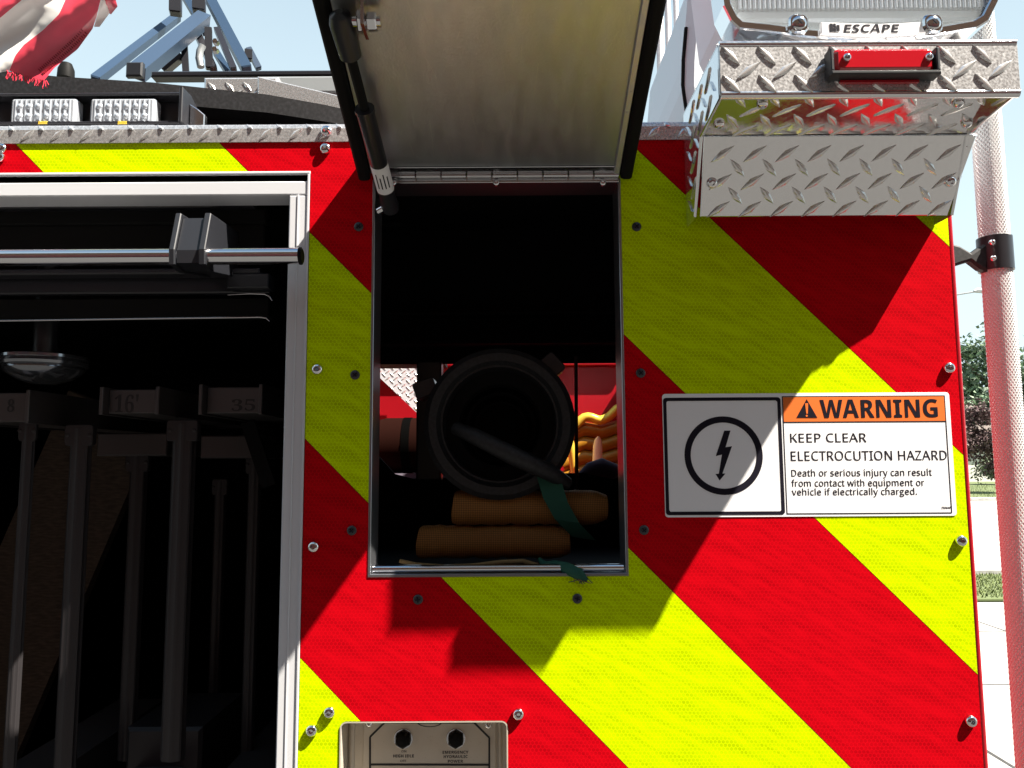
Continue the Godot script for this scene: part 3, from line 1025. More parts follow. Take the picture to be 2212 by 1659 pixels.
func build_scene_light() -> void:
	var sl := part_node("scene_light", truck, "large clear floodlight with ribbed lens above the hood")
	var zf := 0.115
	var outline := PackedVector2Array()
	for q in [[1556, -30], [1562, 12], [1578, 44], [1598, 62], [1660, 68], [1745, 80], [1860, 88], [1965, 84], [2045, 72], [2112, 60], [2138, 44], [2158, 4], [2166, -30]]:
		var p := at(q[0], q[1], zf)
		outline.append(Vector2(p.x, p.y))
	var n := outline.size()
	var top := 2.09
	outline.append(Vector2(outline[n - 1].x + 0.008, top))
	outline.append(Vector2(outline[0].x - 0.008, top))
	# rearwards it is a pale housing, in front a chrome bezel
	var inner := inset(outline, 0.0075)
	var st := new_st()
	prism(st, inset(outline, 0.004), 0.01, zf - 0.03, Transform3D(), 0.006)
	put("housing", st, M.pale_paint, sl)
	st = new_st()
	for piece in hollow(outline, inner):
		prism(st, piece, zf - 0.03, zf, Transform3D(), 0.0012)
	put("bezel", st, M.chrome, sl)
	st = new_st()
	prism(st, inset(outline, 0.0077), zf - 0.029, zf - 0.024)
	put("reflector", st, M.reflector, sl)
	st = new_st()
	prism(st, inset(outline, 0.0079), zf - 0.006, zf - 0.004)
	put("lens", st, M.glass, sl)
	var rl := at(1600, 16, zf - 0.004)
	var rr := at(2140, 16, zf - 0.004)
	var x := rl.x
	while x < rr.x:
		st = new_st()
		tube(st, [Vector3(x, rl.y, zf - 0.0062), Vector3(x, top - 0.01, zf - 0.0062)], 0.0014, 6)
		put("lens_rib", st, M.clear_plastic, sl)
		x += 0.0042
	# cross bar behind the lens
	st = new_st()
	bar(st, Vector3(rl.x, rl.y - 0.003, zf - 0.014), Vector3(rr.x, rl.y - 0.003, zf - 0.014), 0.006, 0.006)
	put("lens_rail", st, M.clear_plastic, sl)
	# name plate and the two clips
	var a := at(1775, 76, zf + 0.004)
	var b := at(2022, 46, zf + 0.004)
	st = new_st()
	prism(st, PackedVector2Array([Vector2(a.x, a.y + 0.002), Vector2((a.x + b.x) / 2, a.y - 0.0005), Vector2(b.x, a.y + 0.002), Vector2(b.x, b.y), Vector2((a.x + b.x) / 2, b.y - 0.002), Vector2(a.x, b.y)]), zf + 0.0002, zf + 0.004, Transform3D(), 0.0006)
	put("name_plate", st, M.white_vinyl, sl)
	var t0 := at(1822, 71, zf + 0.0042)
	var t1 := at(1938, 52, zf + 0.0042)
	lettering("lettering", "ESCAPE", t0, t1.x - t0.x, t1.y - t0.y, M.ink, sl, 700, 0.25)
	t0 = at(1793, 69, zf + 0.0042)
	t1 = at(1813, 51, zf + 0.0042)
	st = new_st()
	for q in [[0.0, 0.0, 0.3, 1.0], [0.36, 0.55, 0.62, 1.0], [0.36, 0.0, 0.62, 0.42], [0.7, 0.12, 1.0, 0.82]]:
		prism(st, rect(lerpf(t0.x, t1.x, q[0]), lerpf(t0.y, t1.y, q[1]), lerpf(t0.x, t1.x, q[2]), lerpf(t0.y, t1.y, q[3])), zf + 0.0042, zf + 0.0045)
	put("emblem", st, M.ink, sl)
	for px in [1726, 2016]:
		var c := at(px, 44, zf + 0.006)
		st = new_st()
		prism(st, round_rect(c.x - 0.0085, c.y - 0.011, c.x + 0.0085, c.y + 0.0065, 0.0065, 5), zf + 0.0003, zf + 0.006, Transform3D(), 0.0015)
		put("clip", st, M.chrome, sl)
		c = at(px, 50, zf + 0.0062)
		place("screw", dark_mesh, Transform3D(Basis().scaled(Vector3.ONE * 1.35), c), M.chrome, sl)
		place("cross_slot", cross_mesh, Transform3D(Basis(Vector3(0, 0, 1), 0.3).scaled_local(Vector3(1, 1, 1.35)), c + Vector3(0, 0, 0.0001)), M.ink, sl)
	# foot on the hood
	st = new_st()
	box(st, Vector3(0.235, 1.9448, 0.03), Vector3(0.375, 1.9515, 0.1), 0.002)
	box(st, Vector3(0.26, 1.9516, 0.045), Vector3(0.35, 1.99, 0.08), 0.002)
	put("foot", st, M.white_paint, sl)
	st = new_st()
	box(st, at(1800, 92, 0.1), at(1880, 78, 0.106), 0.001)
	put("lock_tab", st, M.black_plastic, sl)

func build_right_side() -> void:
	# pale locker and poles behind the hood
	var lock := part_node("pale_cabinet", truck, "pale rounded cabinet standing behind the hood")
	var st := new_st()
	var a := at(1476, 262, -0.12)
	var outline := PackedVector2Array()
	for q in [[1492, -40], [1484, 60], [1478, 130], [1477, 185], [1484, 235], [1494, 268], [1500, 320], [2040, 320], [2040, -40]]:
		var p := at(q[0], q[1], -0.12)
		outline.append(Vector2(p.x, p.y))
	prism(st, outline, -0.4, -0.12, Transform3D(), 0.012)
	put("shell", st, M.pale_paint, lock)
	st = new_st()
	var pts := []
	for q in [[1484, 60], [1478, 130], [1477, 185], [1484, 235], [1494, 268]]:
		pts.append(at(q[0] - 2, q[1], -0.13))
	tube(st, pts, 0.0022, 8)
	put("gasket", st, M.black_rubber, lock)
	var poles := part_node("mast_pole", truck)
	for q in [[1428, 9, -0.35], [1446, 7, -0.3], [1464, 6, -0.25]]:
		st = new_st()
		var p := at(q[0], 150, q[2])
		tube(st, [Vector3(p.x, 1.9, q[2]), Vector3(p.x, 2.5, q[2])], q[1] * (0.73 - q[2]) / FOCAL, 14)
		put("pole", st, M.white_paint, poles)
	# knurled grab rail with its clamp
	var rail := part_node("grab_rail", truck)
	var top := Vector3(0.6025, 2.35, -0.2)
	var bot := Vector3(0.6025, 0.9, -0.2)
	st = new_st()
	tube(st, [bot, top], 0.0168, 24)
	put("rail_core", st, M.rail_metal, rail)
	st = new_st()
	var ring := 0
	var y := 1.2
	while y < 2.2:
		for k in 26:
			var ang := TAU * (k + 0.5 * (ring % 2)) / 26
			if sin(ang) < -0.3:
				continue
			var d := Vector3(cos(ang), 0, sin(ang))
			var s := Vector3(-d.z, 0, d.x)
			var c := Vector3(0.6025, y, -0.2) + d * 0.0167
			var tip := c + d * 0.0013
			var q := [c + Vector3(0, 0.0028, 0), c + s * 0.0016, c - Vector3(0, 0.0028, 0), c - s * 0.0016]
			for m in 4:
				tri(st, q[m], q[(m + 1) % 4], tip, d)
		ring += 1
		y += 0.0031
	var kn := put("knurling", st, M.rail_metal, rail)
	kn.set_meta("kind", "stuff")
	st = new_st()
	var cy := at(2170, 550, -0.2).y
	lathe(st, [Vector2(0.0175, -0.021), Vector2(0.0198, -0.021), Vector2(0.0198, 0.021), Vector2(0.0175, 0.021)], Transform3D(Basis(Vector3(1, 0, 0), Vector3(0, 0, -1), Vector3(0, 1, 0)), Vector3(0.6025, cy, -0.2)), 24)
	put("clamp_collar", st, M.black_paint, rail)
	st = new_st()
	var arm := PackedVector2Array()
	for q in [[2040, 520], [2075, 530], [2100, 545], [2130, 524], [2136, 520], [2136, 586], [2120, 580], [2098, 563], [2075, 570], [2040, 582]]:
		var p := at(q[0], q[1], -0.19)
		arm.append(Vector2(p.x, p.y))
	prism(st, arm, -0.205, -0.19, Transform3D(), 0.003)
	put("clamp_arm", st, M.gritty_black, rail)
	for dy in [-0.009, 0.011]:
		bolt(Vector3(0.59, cy + dy, -0.185), rail, Basis(Vector3(0, 1, 0), -0.6).scaled_local(Vector3.ONE * 0.7))
	for yy in [0.95, 2.3]:
		st = new_st()
		bar(st, Vector3(0.43, yy, -0.2), Vector3(0.6, yy, -0.2), 0.02, 0.03)
		put("rail_standoff", st, M.aluminium, rail)

func build_shutter() -> void:
	# roll-up door of the ladder compartment: frame, header, curtain ends and lift bar
	var fr := part_node("shutter_frame", truck)
	var st := new_st()
	box(st, Vector3(-1.15, 1.8848, -0.004), Vector3(PANEL_L - 0.0002, 1.8874, 0.0012), 0.0006)
	put("flange", st, M.frame_white, fr)
	st = new_st()
	box(st, Vector3(-1.15, 1.8778, -0.03), Vector3(PANEL_L - 0.0002, 1.8847, -0.012), 0.0004)
	put("gap_filler", st, M.black_rubber, fr)
	st = new_st()
	box(st, Vector3(-1.15, 1.8636, -0.032), Vector3(-0.1999, 1.8777, 0.0), 0.0012)
	put("header_rail", st, M.frame_white, fr)
	st = new_st()
	box(st, Vector3(-0.2185, 0.75, -0.03), Vector3(-0.1985, 1.8634, 0.0), 0.0012)
	box(st, Vector3(-0.2005, 0.75, 0.0001), Vector3(-0.1982, 1.8846, 0.0012), 0.0006)
	put("side_rail", st, M.frame_white, fr)
	st = new_st()
	box(st, Vector3(-0.2102, 0.75, 0.0001), Vector3(-0.2088, 1.8634, 0.0009), 0.0003)
	put("rail_bead", st, M.frame_white, fr)
	# compartment shell
	var sh := part_node("ladder_compartment", truck)
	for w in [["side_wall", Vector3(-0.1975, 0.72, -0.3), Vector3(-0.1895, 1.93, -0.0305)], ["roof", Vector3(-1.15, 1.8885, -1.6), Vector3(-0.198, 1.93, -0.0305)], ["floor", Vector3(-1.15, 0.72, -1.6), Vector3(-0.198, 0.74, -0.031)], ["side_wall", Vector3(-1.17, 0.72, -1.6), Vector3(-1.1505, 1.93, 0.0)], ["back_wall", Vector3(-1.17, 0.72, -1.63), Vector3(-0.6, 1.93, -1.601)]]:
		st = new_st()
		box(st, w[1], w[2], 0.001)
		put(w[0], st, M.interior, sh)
	st = new_st()
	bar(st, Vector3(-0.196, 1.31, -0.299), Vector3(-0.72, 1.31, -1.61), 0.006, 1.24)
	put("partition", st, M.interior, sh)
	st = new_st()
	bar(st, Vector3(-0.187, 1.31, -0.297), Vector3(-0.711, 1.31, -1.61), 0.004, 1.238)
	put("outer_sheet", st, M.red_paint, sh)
	var cur := part_node("roller_shutter", truck)
	var slat := func(y0: float, y1: float, xr: float, z: float, d: float, m: Material, called := "slat") -> void:
		var s := new_st()
		var p := at(xr, y0, z)
		var q := at(xr, y1, z)
		box(s, Vector3(-1.13, q.y, z - d), Vector3(p.x, p.y, z), 0.0015)
		put(called, s, m, cur)
	slat.call(425, 446, 548, -0.035, 0.012, M.black_paint)
	slat.call(449, 482, 575, -0.05, 0.01, M.black_rubber)
	slat.call(483, 560, 572, -0.056, 0.01, M.black_rubber)
	slat.call(578, 590, 560, -0.03, 0.02, M.black_paint)
	slat.call(592, 632, 582, -0.052, 0.012, M.black_paint)
	# gathered ends with bright lips
	st = new_st()
	var pts := []
	for q in [[492, 637], [540, 634], [572, 635], [582, 640], [588, 650]]:
		pts.append(at(q[0], q[1], -0.045))
	tube(st, pts, [0.0004, 0.001, 0.0012, 0.001, 0.0005], 8)
	put("bright_lip", st, M.steel, cur)
	st = new_st()
	tube(st, [at(-900, 700, -0.055), at(0, 693, -0.055), at(560, 685, -0.055), at(575, 687, -0.055), at(582, 694, -0.055)], [0.0011, 0.0011, 0.0011, 0.0009, 0.0004], 8)
	put("bright_lip", st, M.steel, cur)
	slat.call(642, 684, 582, -0.06, 0.02, M.black_rubber)
	st = new_st()
	prism(st, rect(at(490, 618, -0.03).x, at(490, 622, -0.03).y, at(580, 590, -0.03).x, at(580, 590, -0.03).y), -0.05, -0.03, Transform3D(), 0.001)
	put("end_block", st, M.black_plastic, cur)
	st = new_st()
	var e := at(650, 553, 0.03)
	tube(st, [Vector3(-1.12, e.y, 0.03), Vector3(e.x - 0.001, e.y, 0.03)], 0.0078, 24)
	put("lift_bar", st, M.chrome, cur)
	st = new_st()
	tube(st, [Vector3(e.x - 0.0012, e.y, 0.03), Vector3(e.x + 0.0006, e.y, 0.03), Vector3(e.x + 0.0016, e.y, 0.03)], [0.0083, 0.0083, 0.0065], 24)
	put("end_cap", st, M.black_rubber, cur)
	# clip that carries the bar
	var c0 := at(374, 586, 0.03)
	var c1 := at(456, 460, 0.03)
	var clip_out := func(x0: float, x1: float) -> void:
		var s := new_st()
		var f := Transform3D(Basis(Vector3(0, 0, 1), Vector3(0, 1, 0), Vector3(-1, 0, 0)), Vector3(x1, 0, 0))
		prism(s, PackedVector2Array([Vector2(-0.045, c0.y + 0.012), Vector2(0.022, c0.y + 0.001), Vector2(0.04, c0.y + 0.004), Vector2(0.0415, c0.y + 0.018), Vector2(0.03, c1.y), Vector2(-0.045, c1.y + 0.004)]), 0.0, x1 - x0, f, 0.0008)
		put("clip_cheek", s, M.black_plastic, cur)
	clip_out.call(c0.x, c0.x + 0.0055)
	clip_out.call(c1.x - 0.006, c1.x)
	st = new_st()
	var fz := Transform3D(Basis(Vector3(0, 0, 1), Vector3(0, 1, 0), Vector3(-1, 0, 0)), Vector3(c1.x - 0.0062, 0, 0))
	prism(st, PackedVector2Array([Vector2(-0.04, c0.y + 0.014), Vector2(0.02, c0.y + 0.003), Vector2(0.0375, c0.y + 0.006), Vector2(0.038, c0.y + 0.018), Vector2(0.027, c1.y - 0.004), Vector2(-0.04, c1.y)]), 0.0, c1.x - c0.x - 0.012, fz, 0.0006)
	put("clip_web", st, M.black_plastic, cur)
	# dome lamp under the compartment's roof
	var dome := part_node("dome_lamp", truck)
	var dc := at(97, 772, -0.1)
	st = new_st()
	lathe(st, [Vector2(0, -0.030), Vector2(0.012, -0.0295), Vector2(0.026, -0.025), Vector2(0.037, -0.018), Vector2(0.04, -0.0135), Vector2(0.0395, -0.0115), Vector2(0.043, -0.010), Vector2(0.044, -0.007), Vector2(0.042, -0.005), Vector2(0.044, -0.003), Vector2(0.044, 0.0), Vector2(0.036, 0.002), Vector2(0, 0.002)], Transform3D(Basis(Vector3(1, 0, 0), Vector3(0, 0, -1), Vector3(0, 1, 0)), dc), 36)
	put("dome_glass", st, M.dome_metal, dome)
	st = new_st()
	tube(st, [dc + Vector3(0, 0.002, 0), Vector3(dc.x, 1.8884, dc.z)], 0.012, 12)
	put("dome_stem", st, M.black_plastic, dome)

# ---------------------------------------------------------------- what is stowed
func ladder(label: String, box0: Array, rungs: Array, digits: String, dig: Array, second: Array) -> void:
	var z := -0.1
	var a := at(box0[0], box0[3], z)
	var b := at(box0[2], box0[1], z)
	var o := thing("ground_ladder", label, "ladder", Vector3((a.x + b.x) / 2, 0.741, z - 0.2), "ground ladders stowed on edge behind the shutter")
	var st := new_st()
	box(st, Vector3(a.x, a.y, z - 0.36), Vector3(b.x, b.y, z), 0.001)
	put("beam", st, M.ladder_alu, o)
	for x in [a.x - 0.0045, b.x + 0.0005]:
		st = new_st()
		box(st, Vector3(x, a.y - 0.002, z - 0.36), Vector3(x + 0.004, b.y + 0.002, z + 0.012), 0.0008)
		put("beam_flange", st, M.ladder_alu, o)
	for r in rungs:
		# x left and right at the top, y at the top and bottom, depth
		var p := at(r[0], r[2], r[4])
		var q := at(r[1], r[2], r[4])
		var low: float = at(r[0], r[3], r[4]).y
		st = new_st()
		var half := (q.x - p.x) / 2
		var flute := PackedVector2Array()
		for k in 32:
			var ang := TAU * k / 32
			flute.append(Vector2(cos(ang), sin(ang) * 0.7) * half * (1.0 if k % 4 < 2 else 0.93))
		prism(st, flute, low, p.y, Transform3D(Basis(Vector3(1, 0, 0), Vector3(0, 0, -1), Vector3(0, 1, 0)), Vector3((p.x + q.x) / 2, 0, r[4])))
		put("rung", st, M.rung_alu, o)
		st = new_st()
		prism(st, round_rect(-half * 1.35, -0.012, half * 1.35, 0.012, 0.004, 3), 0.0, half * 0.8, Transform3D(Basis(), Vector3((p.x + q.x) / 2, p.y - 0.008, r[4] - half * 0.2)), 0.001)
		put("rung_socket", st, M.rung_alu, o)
		for sx in [-1, 1]:
			place("rivet", dark_mesh, Transform3D(Basis().scaled(Vector3.ONE * 0.5), Vector3((p.x + q.x) / 2 + sx * half * 1.05, p.y - 0.008, r[4] + half * 0.6)), M.rung_alu, o)
	if second:
		var p := at(second[0], second[3], -0.22)
		var q := at(second[2], second[1], -0.22)
		st = new_st()
		box(st, Vector3(p.x, p.y, -0.36), Vector3(q.x, q.y, -0.22), 0.0015)
		put("fly_beam", st, M.ladder_alu, o)
	st = new_st()
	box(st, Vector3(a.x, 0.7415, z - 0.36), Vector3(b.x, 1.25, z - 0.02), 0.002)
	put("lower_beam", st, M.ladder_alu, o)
	var l := at(dig[0], dig[3], z)
	var r2 := at(dig[2], dig[1], z)
	lettering("lettering", digits, Vector3(l.x, l.y, z + 0.0003), r2.x - l.x, r2.y - l.y, M.plate_ink, o, 700, 0.0, "Droid Serif")

func build_stowed() -> void:
	ladder("ladder with 8 on its beam end, leftmost behind the lift bar", [-70, 848, 70, 912], [[50, 78, 915, 1700, -0.12], [155, 200, 925, 1720, -0.13]], "8", [15, 862, 32, 890], [])
	ladder("ladder with 16 feet on its beam end, between two others", [234, 841, 346, 893], [[283, 320, 985, 1640, -0.25]], "16'", [247, 852, 300, 892], [208, 935, 362, 985])
	ladder("ladder with 35 on its beam end, next to the white shutter rail", [446, 836, 566, 893], [[375, 425, 915, 1640, -0.13], [538, 565, 990, 1700, -0.25], [465, 490, 1040, 1500, -0.4]], "35", [500, 862, 552, 888], [432, 940, 565, 990])
	var br := new_st()
	bar(br, at(535, 910, -0.16), at(582, 1050, -0.16), 0.016, 0.006, Vector3(0, 0, 1))
	put("brace", br, M.interior, truck.get_node("ladder_compartment"))
	br = new_st()
	var fa := at(270, 1640, -0.2)
	var fb := at(436, 1572, -0.2)
	box(br, Vector3(fa.x, 1.16, -0.34), Vector3(fb.x, fb.y, -0.2), 0.004)
	put("ladder_stop", br, M.rung_alu, truck.get_node("ladder_compartment"))
	# board leaning at the back of the compartment
	var st := new_st()
	bar(st, at(-190, 1900, -0.62), at(250, 880, -0.62), 0.17, 0.02, Vector3(0, 0, 1), 0.002)
	tag(put("wooden_board", st, M.board), "wide brown board leaning behind the ladder rungs", "board")
	# hard suction coupling
	var c := at(1080, 918, -0.1)
	var o := thing("hose_coupling", "large black round hose coupling in the open hatch", "hose coupling", c)
	var f := Transform3D(Basis(), c)
	st = new_st()
	lathe(st, [Vector2(0.062, 0.028), Vector2(0.066, 0.035), Vector2(0.074, 0.035), Vector2(0.0795, 0.03), Vector2(0.0795, 0.012), Vector2(0.077, 0.01), Vector2(0.077, -0.1), Vector2(0.06, -0.1), Vector2(0.06, 0.028), Vector2(0.062, 0.028)], f, 48)
	put("collar", st, M.gritty_black, o)
	st = new_st()
	lathe(st, [Vector2(0.044, -0.02), Vector2(0.046, -0.012), Vector2(0.0598, -0.012), Vector2(0.0598, -0.03), Vector2(0.044, -0.03), Vector2(0.044, -0.02)], f, 40)
	put("gasket", st, M.black_rubber, o)
	st = new_st()
	lathe(st, [Vector2(0, -0.08), Vector2(0.058, -0.08), Vector2(0.058, -0.084), Vector2(0, -0.084)], f, 32)
	put("cap", st, M.interior, o)
	for q in [[0.056, -0.035], [0.05, -0.045], [0.04, -0.058], [0.03, -0.068]]:
		st = new_st()
		lathe(st, [Vector2(q[0] - 0.003, q[1] - 0.008), Vector2(q[0] - 0.0025, q[1]), Vector2(q[0] + 0.001, q[1] + 0.0015), Vector2(q[0] + 0.003, q[1] - 0.001), Vector2(q[0] + 0.003, q[1] - 0.01)], f, 40)
		put("inner_coil", st, M.interior, o)
	for q in [[922, 842, 0.35], [1192, 792, -0.85]]:
		st = new_st()
		var p := at(q[0], q[1], -0.1)
		prism(st, round_rect(-0.012, -0.009, 0.012, 0.009, 0.003, 3), -0.02, 0.02, Transform3D(Basis(Vector3(0, 0, 1), q[2]), p), 0.001)
		put("lug", st, M.black_paint, o)
	st = new_st()
	tube(st, [at(985, 925, -0.07), at(1030, 945, -0.05), at(1110, 985, -0.045), at(1190, 1022, -0.06), at(1225, 1045, -0.075)], [0.007, 0.0085, 0.0095, 0.009, 0.007], 14)
	put("handle", st, M.gritty_black, o)
	# hose rolls
	for q in [[980, 1058, 1310, 1134, "upper of two tan woven hose lengths in the hatch"], [905, 1134, 1230, 1206, "lower tan woven hose length lying on the hatch floor"]]:
		var a := at(q[0], (q[1] + q[3]) / 2.0, -0.09)
		var b := at(q[2], (q[1] + q[3]) / 2.0, -0.09)
		var r: float = (at(0, q[1], -0.09).y - at(0, q[3], -0.09).y) / 2
		st = new_st()
		var hp := [a, a + Vector3(0.0005, 0, 0), a + Vector3(0.002, 0, 0)]
		var hr := [0.001, r * 0.8, r * 0.95]
		rng.seed = int(q[1])
		for k in 25:
			hp.append(a.lerp(b, (k + 0.7) / 26.4) + Vector3(0, rng.randfn(0, 0.0004), rng.randfn(0, 0.0006)))
			hr.append(r * (1.0 - (0.05 + 0.06 * rng.randf() if k % 5 == 4 else 0.02 * rng.randf())))
		hp.append(b)
		hr.append(r * 0.7)
		tube(st, hp, hr, 28)
		tag(put("hose_roll", st, M.tan_hose), q[4], "hose", "tan hose lengths in the hatch")
	# green webbing
	st = new_st()
	var line := [[1180, 1010, -0.066], [1188, 1045, -0.062], [1200, 1085, -0.06], [1225, 1130, -0.064], [1262, 1168, -0.075]]
	for i in line.size() - 1:
		var p: Array = line[i]
		var q: Array = line[i + 1]
		var wd := 0.0125
		var a := at(p[0], p[1], p[2])
		var b := at(q[0], q[1], q[2])
		for s in [0.0, -0.0012]:
			quad(st, a + Vector3(-wd, 0.004, s), a + Vector3(wd, 0, s), b + Vector3(wd, 0, s), b + Vector3(-wd, 0.004, s), Vector3(0, 0, 1) if s == 0.0 else Vector3(0, 0, -1))
	tag(put("webbing_strap", st, M.green_web), "dark green webbing strap hanging over the hose lengths", "strap")
	# rope along the sill
	st = new_st()
	var pts := []
	for q in [[865, 1212, -0.03], [900, 1220, -0.02], [960, 1224, -0.018], [1020, 1222, -0.02], [1080, 1214, -0.03], [1130, 1212, -0.035], [1165, 1222, -0.03], [1120, 1226, -0.02], [1050, 1228, -0.016], [960, 1230, -0.016]]:
		pts.append(at(q[0], q[1], q[2]))
	var cv := Curve3D.new()
	for p in pts:
		cv.add_point(p)
	tube(st, Array(cv.tessellate_even_length(3, 0.008)), 0.0021, 8)
	tag(put("cord", st, M.rope), "thin tan cord lying along the hatch sill", "cord")
	# frayed green end over the sill
	var fr := thing("frayed_strap_end", "frayed green strap end hanging over the hatch sill", "strap", at(1250, 1245, 0.0))
	st = new_st()
	tube(st, [at(1165, 1208, -0.03), at(1178, 1222, -0.02), at(1200, 1218, -0.012), at(1225, 1228, -0.004), at(1250, 1240, 0.003), at(1268, 1254, 0.004)], [0.002, 0.004, 0.0035, 0.006, 0.006, 0.002], 8)
	put("webbing", st, M.green_web, fr)
	rng.seed = 5
	for k in 14:
		st = new_st()
		var a := at(1240 + rng.randf() * 25, 1242 + rng.randf() * 6, 0.004)
		tube(st, [a, a + Vector3(rng.randfn(0, 0.002), -0.002 - rng.randf() * 0.002, 0.002), a + Vector3(rng.randfn(0.001, 0.005), -0.004 - rng.randf() * 0.003, 0.001)], 0.0004, 5)
		put("thread", st, M.rope if k % 2 == 0 else M.green_web, fr)
	# behind the locker
	st = new_st()
	var cc := at(865, 962, -0.42)
	tube(st, [cc + Vector3(-0.07, 0, 0), cc + Vector3(-0.066, 0, 0), cc + Vector3(-0.05, 0, 0), cc + Vector3(-0.02, 0, 0), cc + Vector3(0.06, 0, 0)], [0.004, 0.018, 0.034, 0.041, 0.041], 28)
	var can := thing("brown_canister", "brown rounded canister with a black band behind the hatch", "canister", cc)
	put("body", st, M.brown_leather, can)
	st = new_st()
	tube(st, [at(882, 962, -0.42) + Vector3(-0.006, 0, 0), at(882, 962, -0.42) + Vector3(0.006, 0, 0)], 0.0418, 28)
	put("band", st, M.band_black, can)
	st = new_st()
	box(st, cc + Vector3(-0.08, -0.3, -0.06), cc + Vector3(0.08, -0.0415, 0.06), 0.006)
	tag(put("equipment_stand", st, M.grey_cloth), "grey stand under the brown canister behind the hatch", "stand")
	var dk := at(860, 1040, -0.4)
	st = new_st()
	box(st, Vector3(-0.185, 1.3, -2.09), Vector3(0.4, 1.4, -0.26), 0.01)
	put("well_floor", st, M.red_paint, part_node("hose_well", truck))
	# folded yellow hose in the well
	var zz := -1.98
	var hs := thing("folded_hose", "folded yellow hose draped over ochre layers seen through the hatch", "hose", at(1300, 1030, zz))
	st = new_st()
	pts = []
	for q in [[1190, 960], [1222, 935], [1243, 918], [1262, 902], [1278, 902], [1296, 908], [1316, 900], [1332, 884], [1346, 880], [1362, 900], [1372, 940]]:
		pts.append(at(q[0], q[1], zz))
	cv = Curve3D.new()
	for i in pts.size():
		var tg: Vector3 = (pts[mini(i + 1, pts.size() - 1)] - pts[maxi(i - 1, 0)]) * 0.18
		cv.add_point(pts[i], -tg, tg)
	tube(st, Array(cv.tessellate_even_length(4, 0.02)), 0.0165, 14)
	put("top_fold", st, M.gold_hose, hs)
	for k in 4:
		st = new_st()
		var y := 930.0 + k * 30.0
		tube(st, [at(1215, y + 14, zz - 0.03), at(1262, y - 3, zz - 0.03), at(1300, y + 3, zz - 0.03), at(1335, y - 8, zz - 0.03), at(1380, y + 8, zz - 0.03)], 0.026, 16)
		put("fold", st, M.ochre_hose, hs)
	st = new_st()
	tube(st, [at(1290, 1050, zz + 0.1), at(1291, 965, zz + 0.1), at(1292, 950, zz + 0.1), at(1293, 943, zz + 0.1)], [0.019, 0.016, 0.012, 0.004], 16)
	put("nozzle", st, M.sand_post, hs)
	st = new_st()
	for k in 3:
		var ya := 934.0 + k * 22.0
		tube(st, [at(700, ya, zz - 0.02), at(808, ya, zz - 0.02), at(846 - k * 8, ya, zz - 0.02)], 0.019, 12)
	put("fold", st, M.sand_post, hs)
	st = new_st()
	tube(st, [at(1244, 1040, zz + 0.08), at(1236, 980, zz + 0.08), at(1226, 930, zz + 0.08)], 0.014, 12)
	put("fold", st, M.gold_hose, hs)
	st = new_st()
	tube(st, [at(1250, 1030, -0.3), at(1275, 1018, -0.3), at(1300, 1012, -0.3), at(1325, 1020, -0.3), at(1340, 1038, -0.3)], [0.004, 0.012, 0.014, 0.012, 0.004], 12)
	tag(put("grey_cloth", st, M.grey_cloth), "crumpled grey cloth at the lower right of the hatch's back opening", "cloth")

func build_well() -> void:
	# the far side of the hose well, painted red under an overhanging lip, with a tread plate gusset
	var well := part_node("well_bulkhead", truck)
	var st := new_st()
	var top := at(1270, 792, -2.1).y
	box(st, Vector3(-1.0, 1.41, -2.14), Vector3(0.43, top, -2.1), 0.002)
	put("bulkhead", st, M.red_paint, well)
	st = new_st()
	box(st, Vector3(-1.0, top, -2.14), Vector3(0.43, top + 0.02, -2.068), 0.004)
	put("lip", st, M.red_paint, well)
	st = new_st()
	var g := PackedVector2Array()
	for q in [[780, 778], [905, 778], [905, 896]]:
		var p := at(q[0], q[1], -2.04)
		g.append(Vector2(p.x, p.y))
	prism(st, g, -2.043, -2.04)
	put("gusset", st, M.frame_white, well)
	var lo := g[0].min(g[2])
	var local := PackedVector2Array()
	for p in g:
		local.append(p - lo)
	studs(Transform3D(Basis(), Vector3(lo.x, lo.y, -2.04)), 0.3, 0.3, well, Vector2(0.01, 0.01), local)
	st = new_st()
	box(st, Vector3(0.4215, 0.75, -2.14), Vector3(0.4275, 1.915, -0.0065), 0.001)
	put("side_panel", st, M.red_paint, truck, "red body side")
	st = new_st()
	box(st, Vector3(-1.16, 0.62, -2.1), Vector3(0.42, 0.745, 0.02), 0.004)
	put("chassis", st, M.black_paint, truck)
	for x in [-0.95, 0.2]:
		st = new_st()
		lathe(st, [Vector2(0.0, -0.12), Vector2(0.25, -0.12), Vector2(0.27, -0.14), Vector2(0.44, -0.14), Vector2(0.48, -0.12), Vector2(0.5, -0.08), Vector2(0.5, 0.08), Vector2(0.48, 0.12), Vector2(0.44, 0.14), Vector2(0.27, 0.14), Vector2(0.25, 0.12), Vector2(0, 0.12)], Transform3D(Basis(Vector3(0, 0, -1), Vector3(0, 1, 0), Vector3(1, 0, 0)), Vector3(x, 0.5, -1.4)), 32)
		put("tyre", st, M.rubber_tyre, truck)

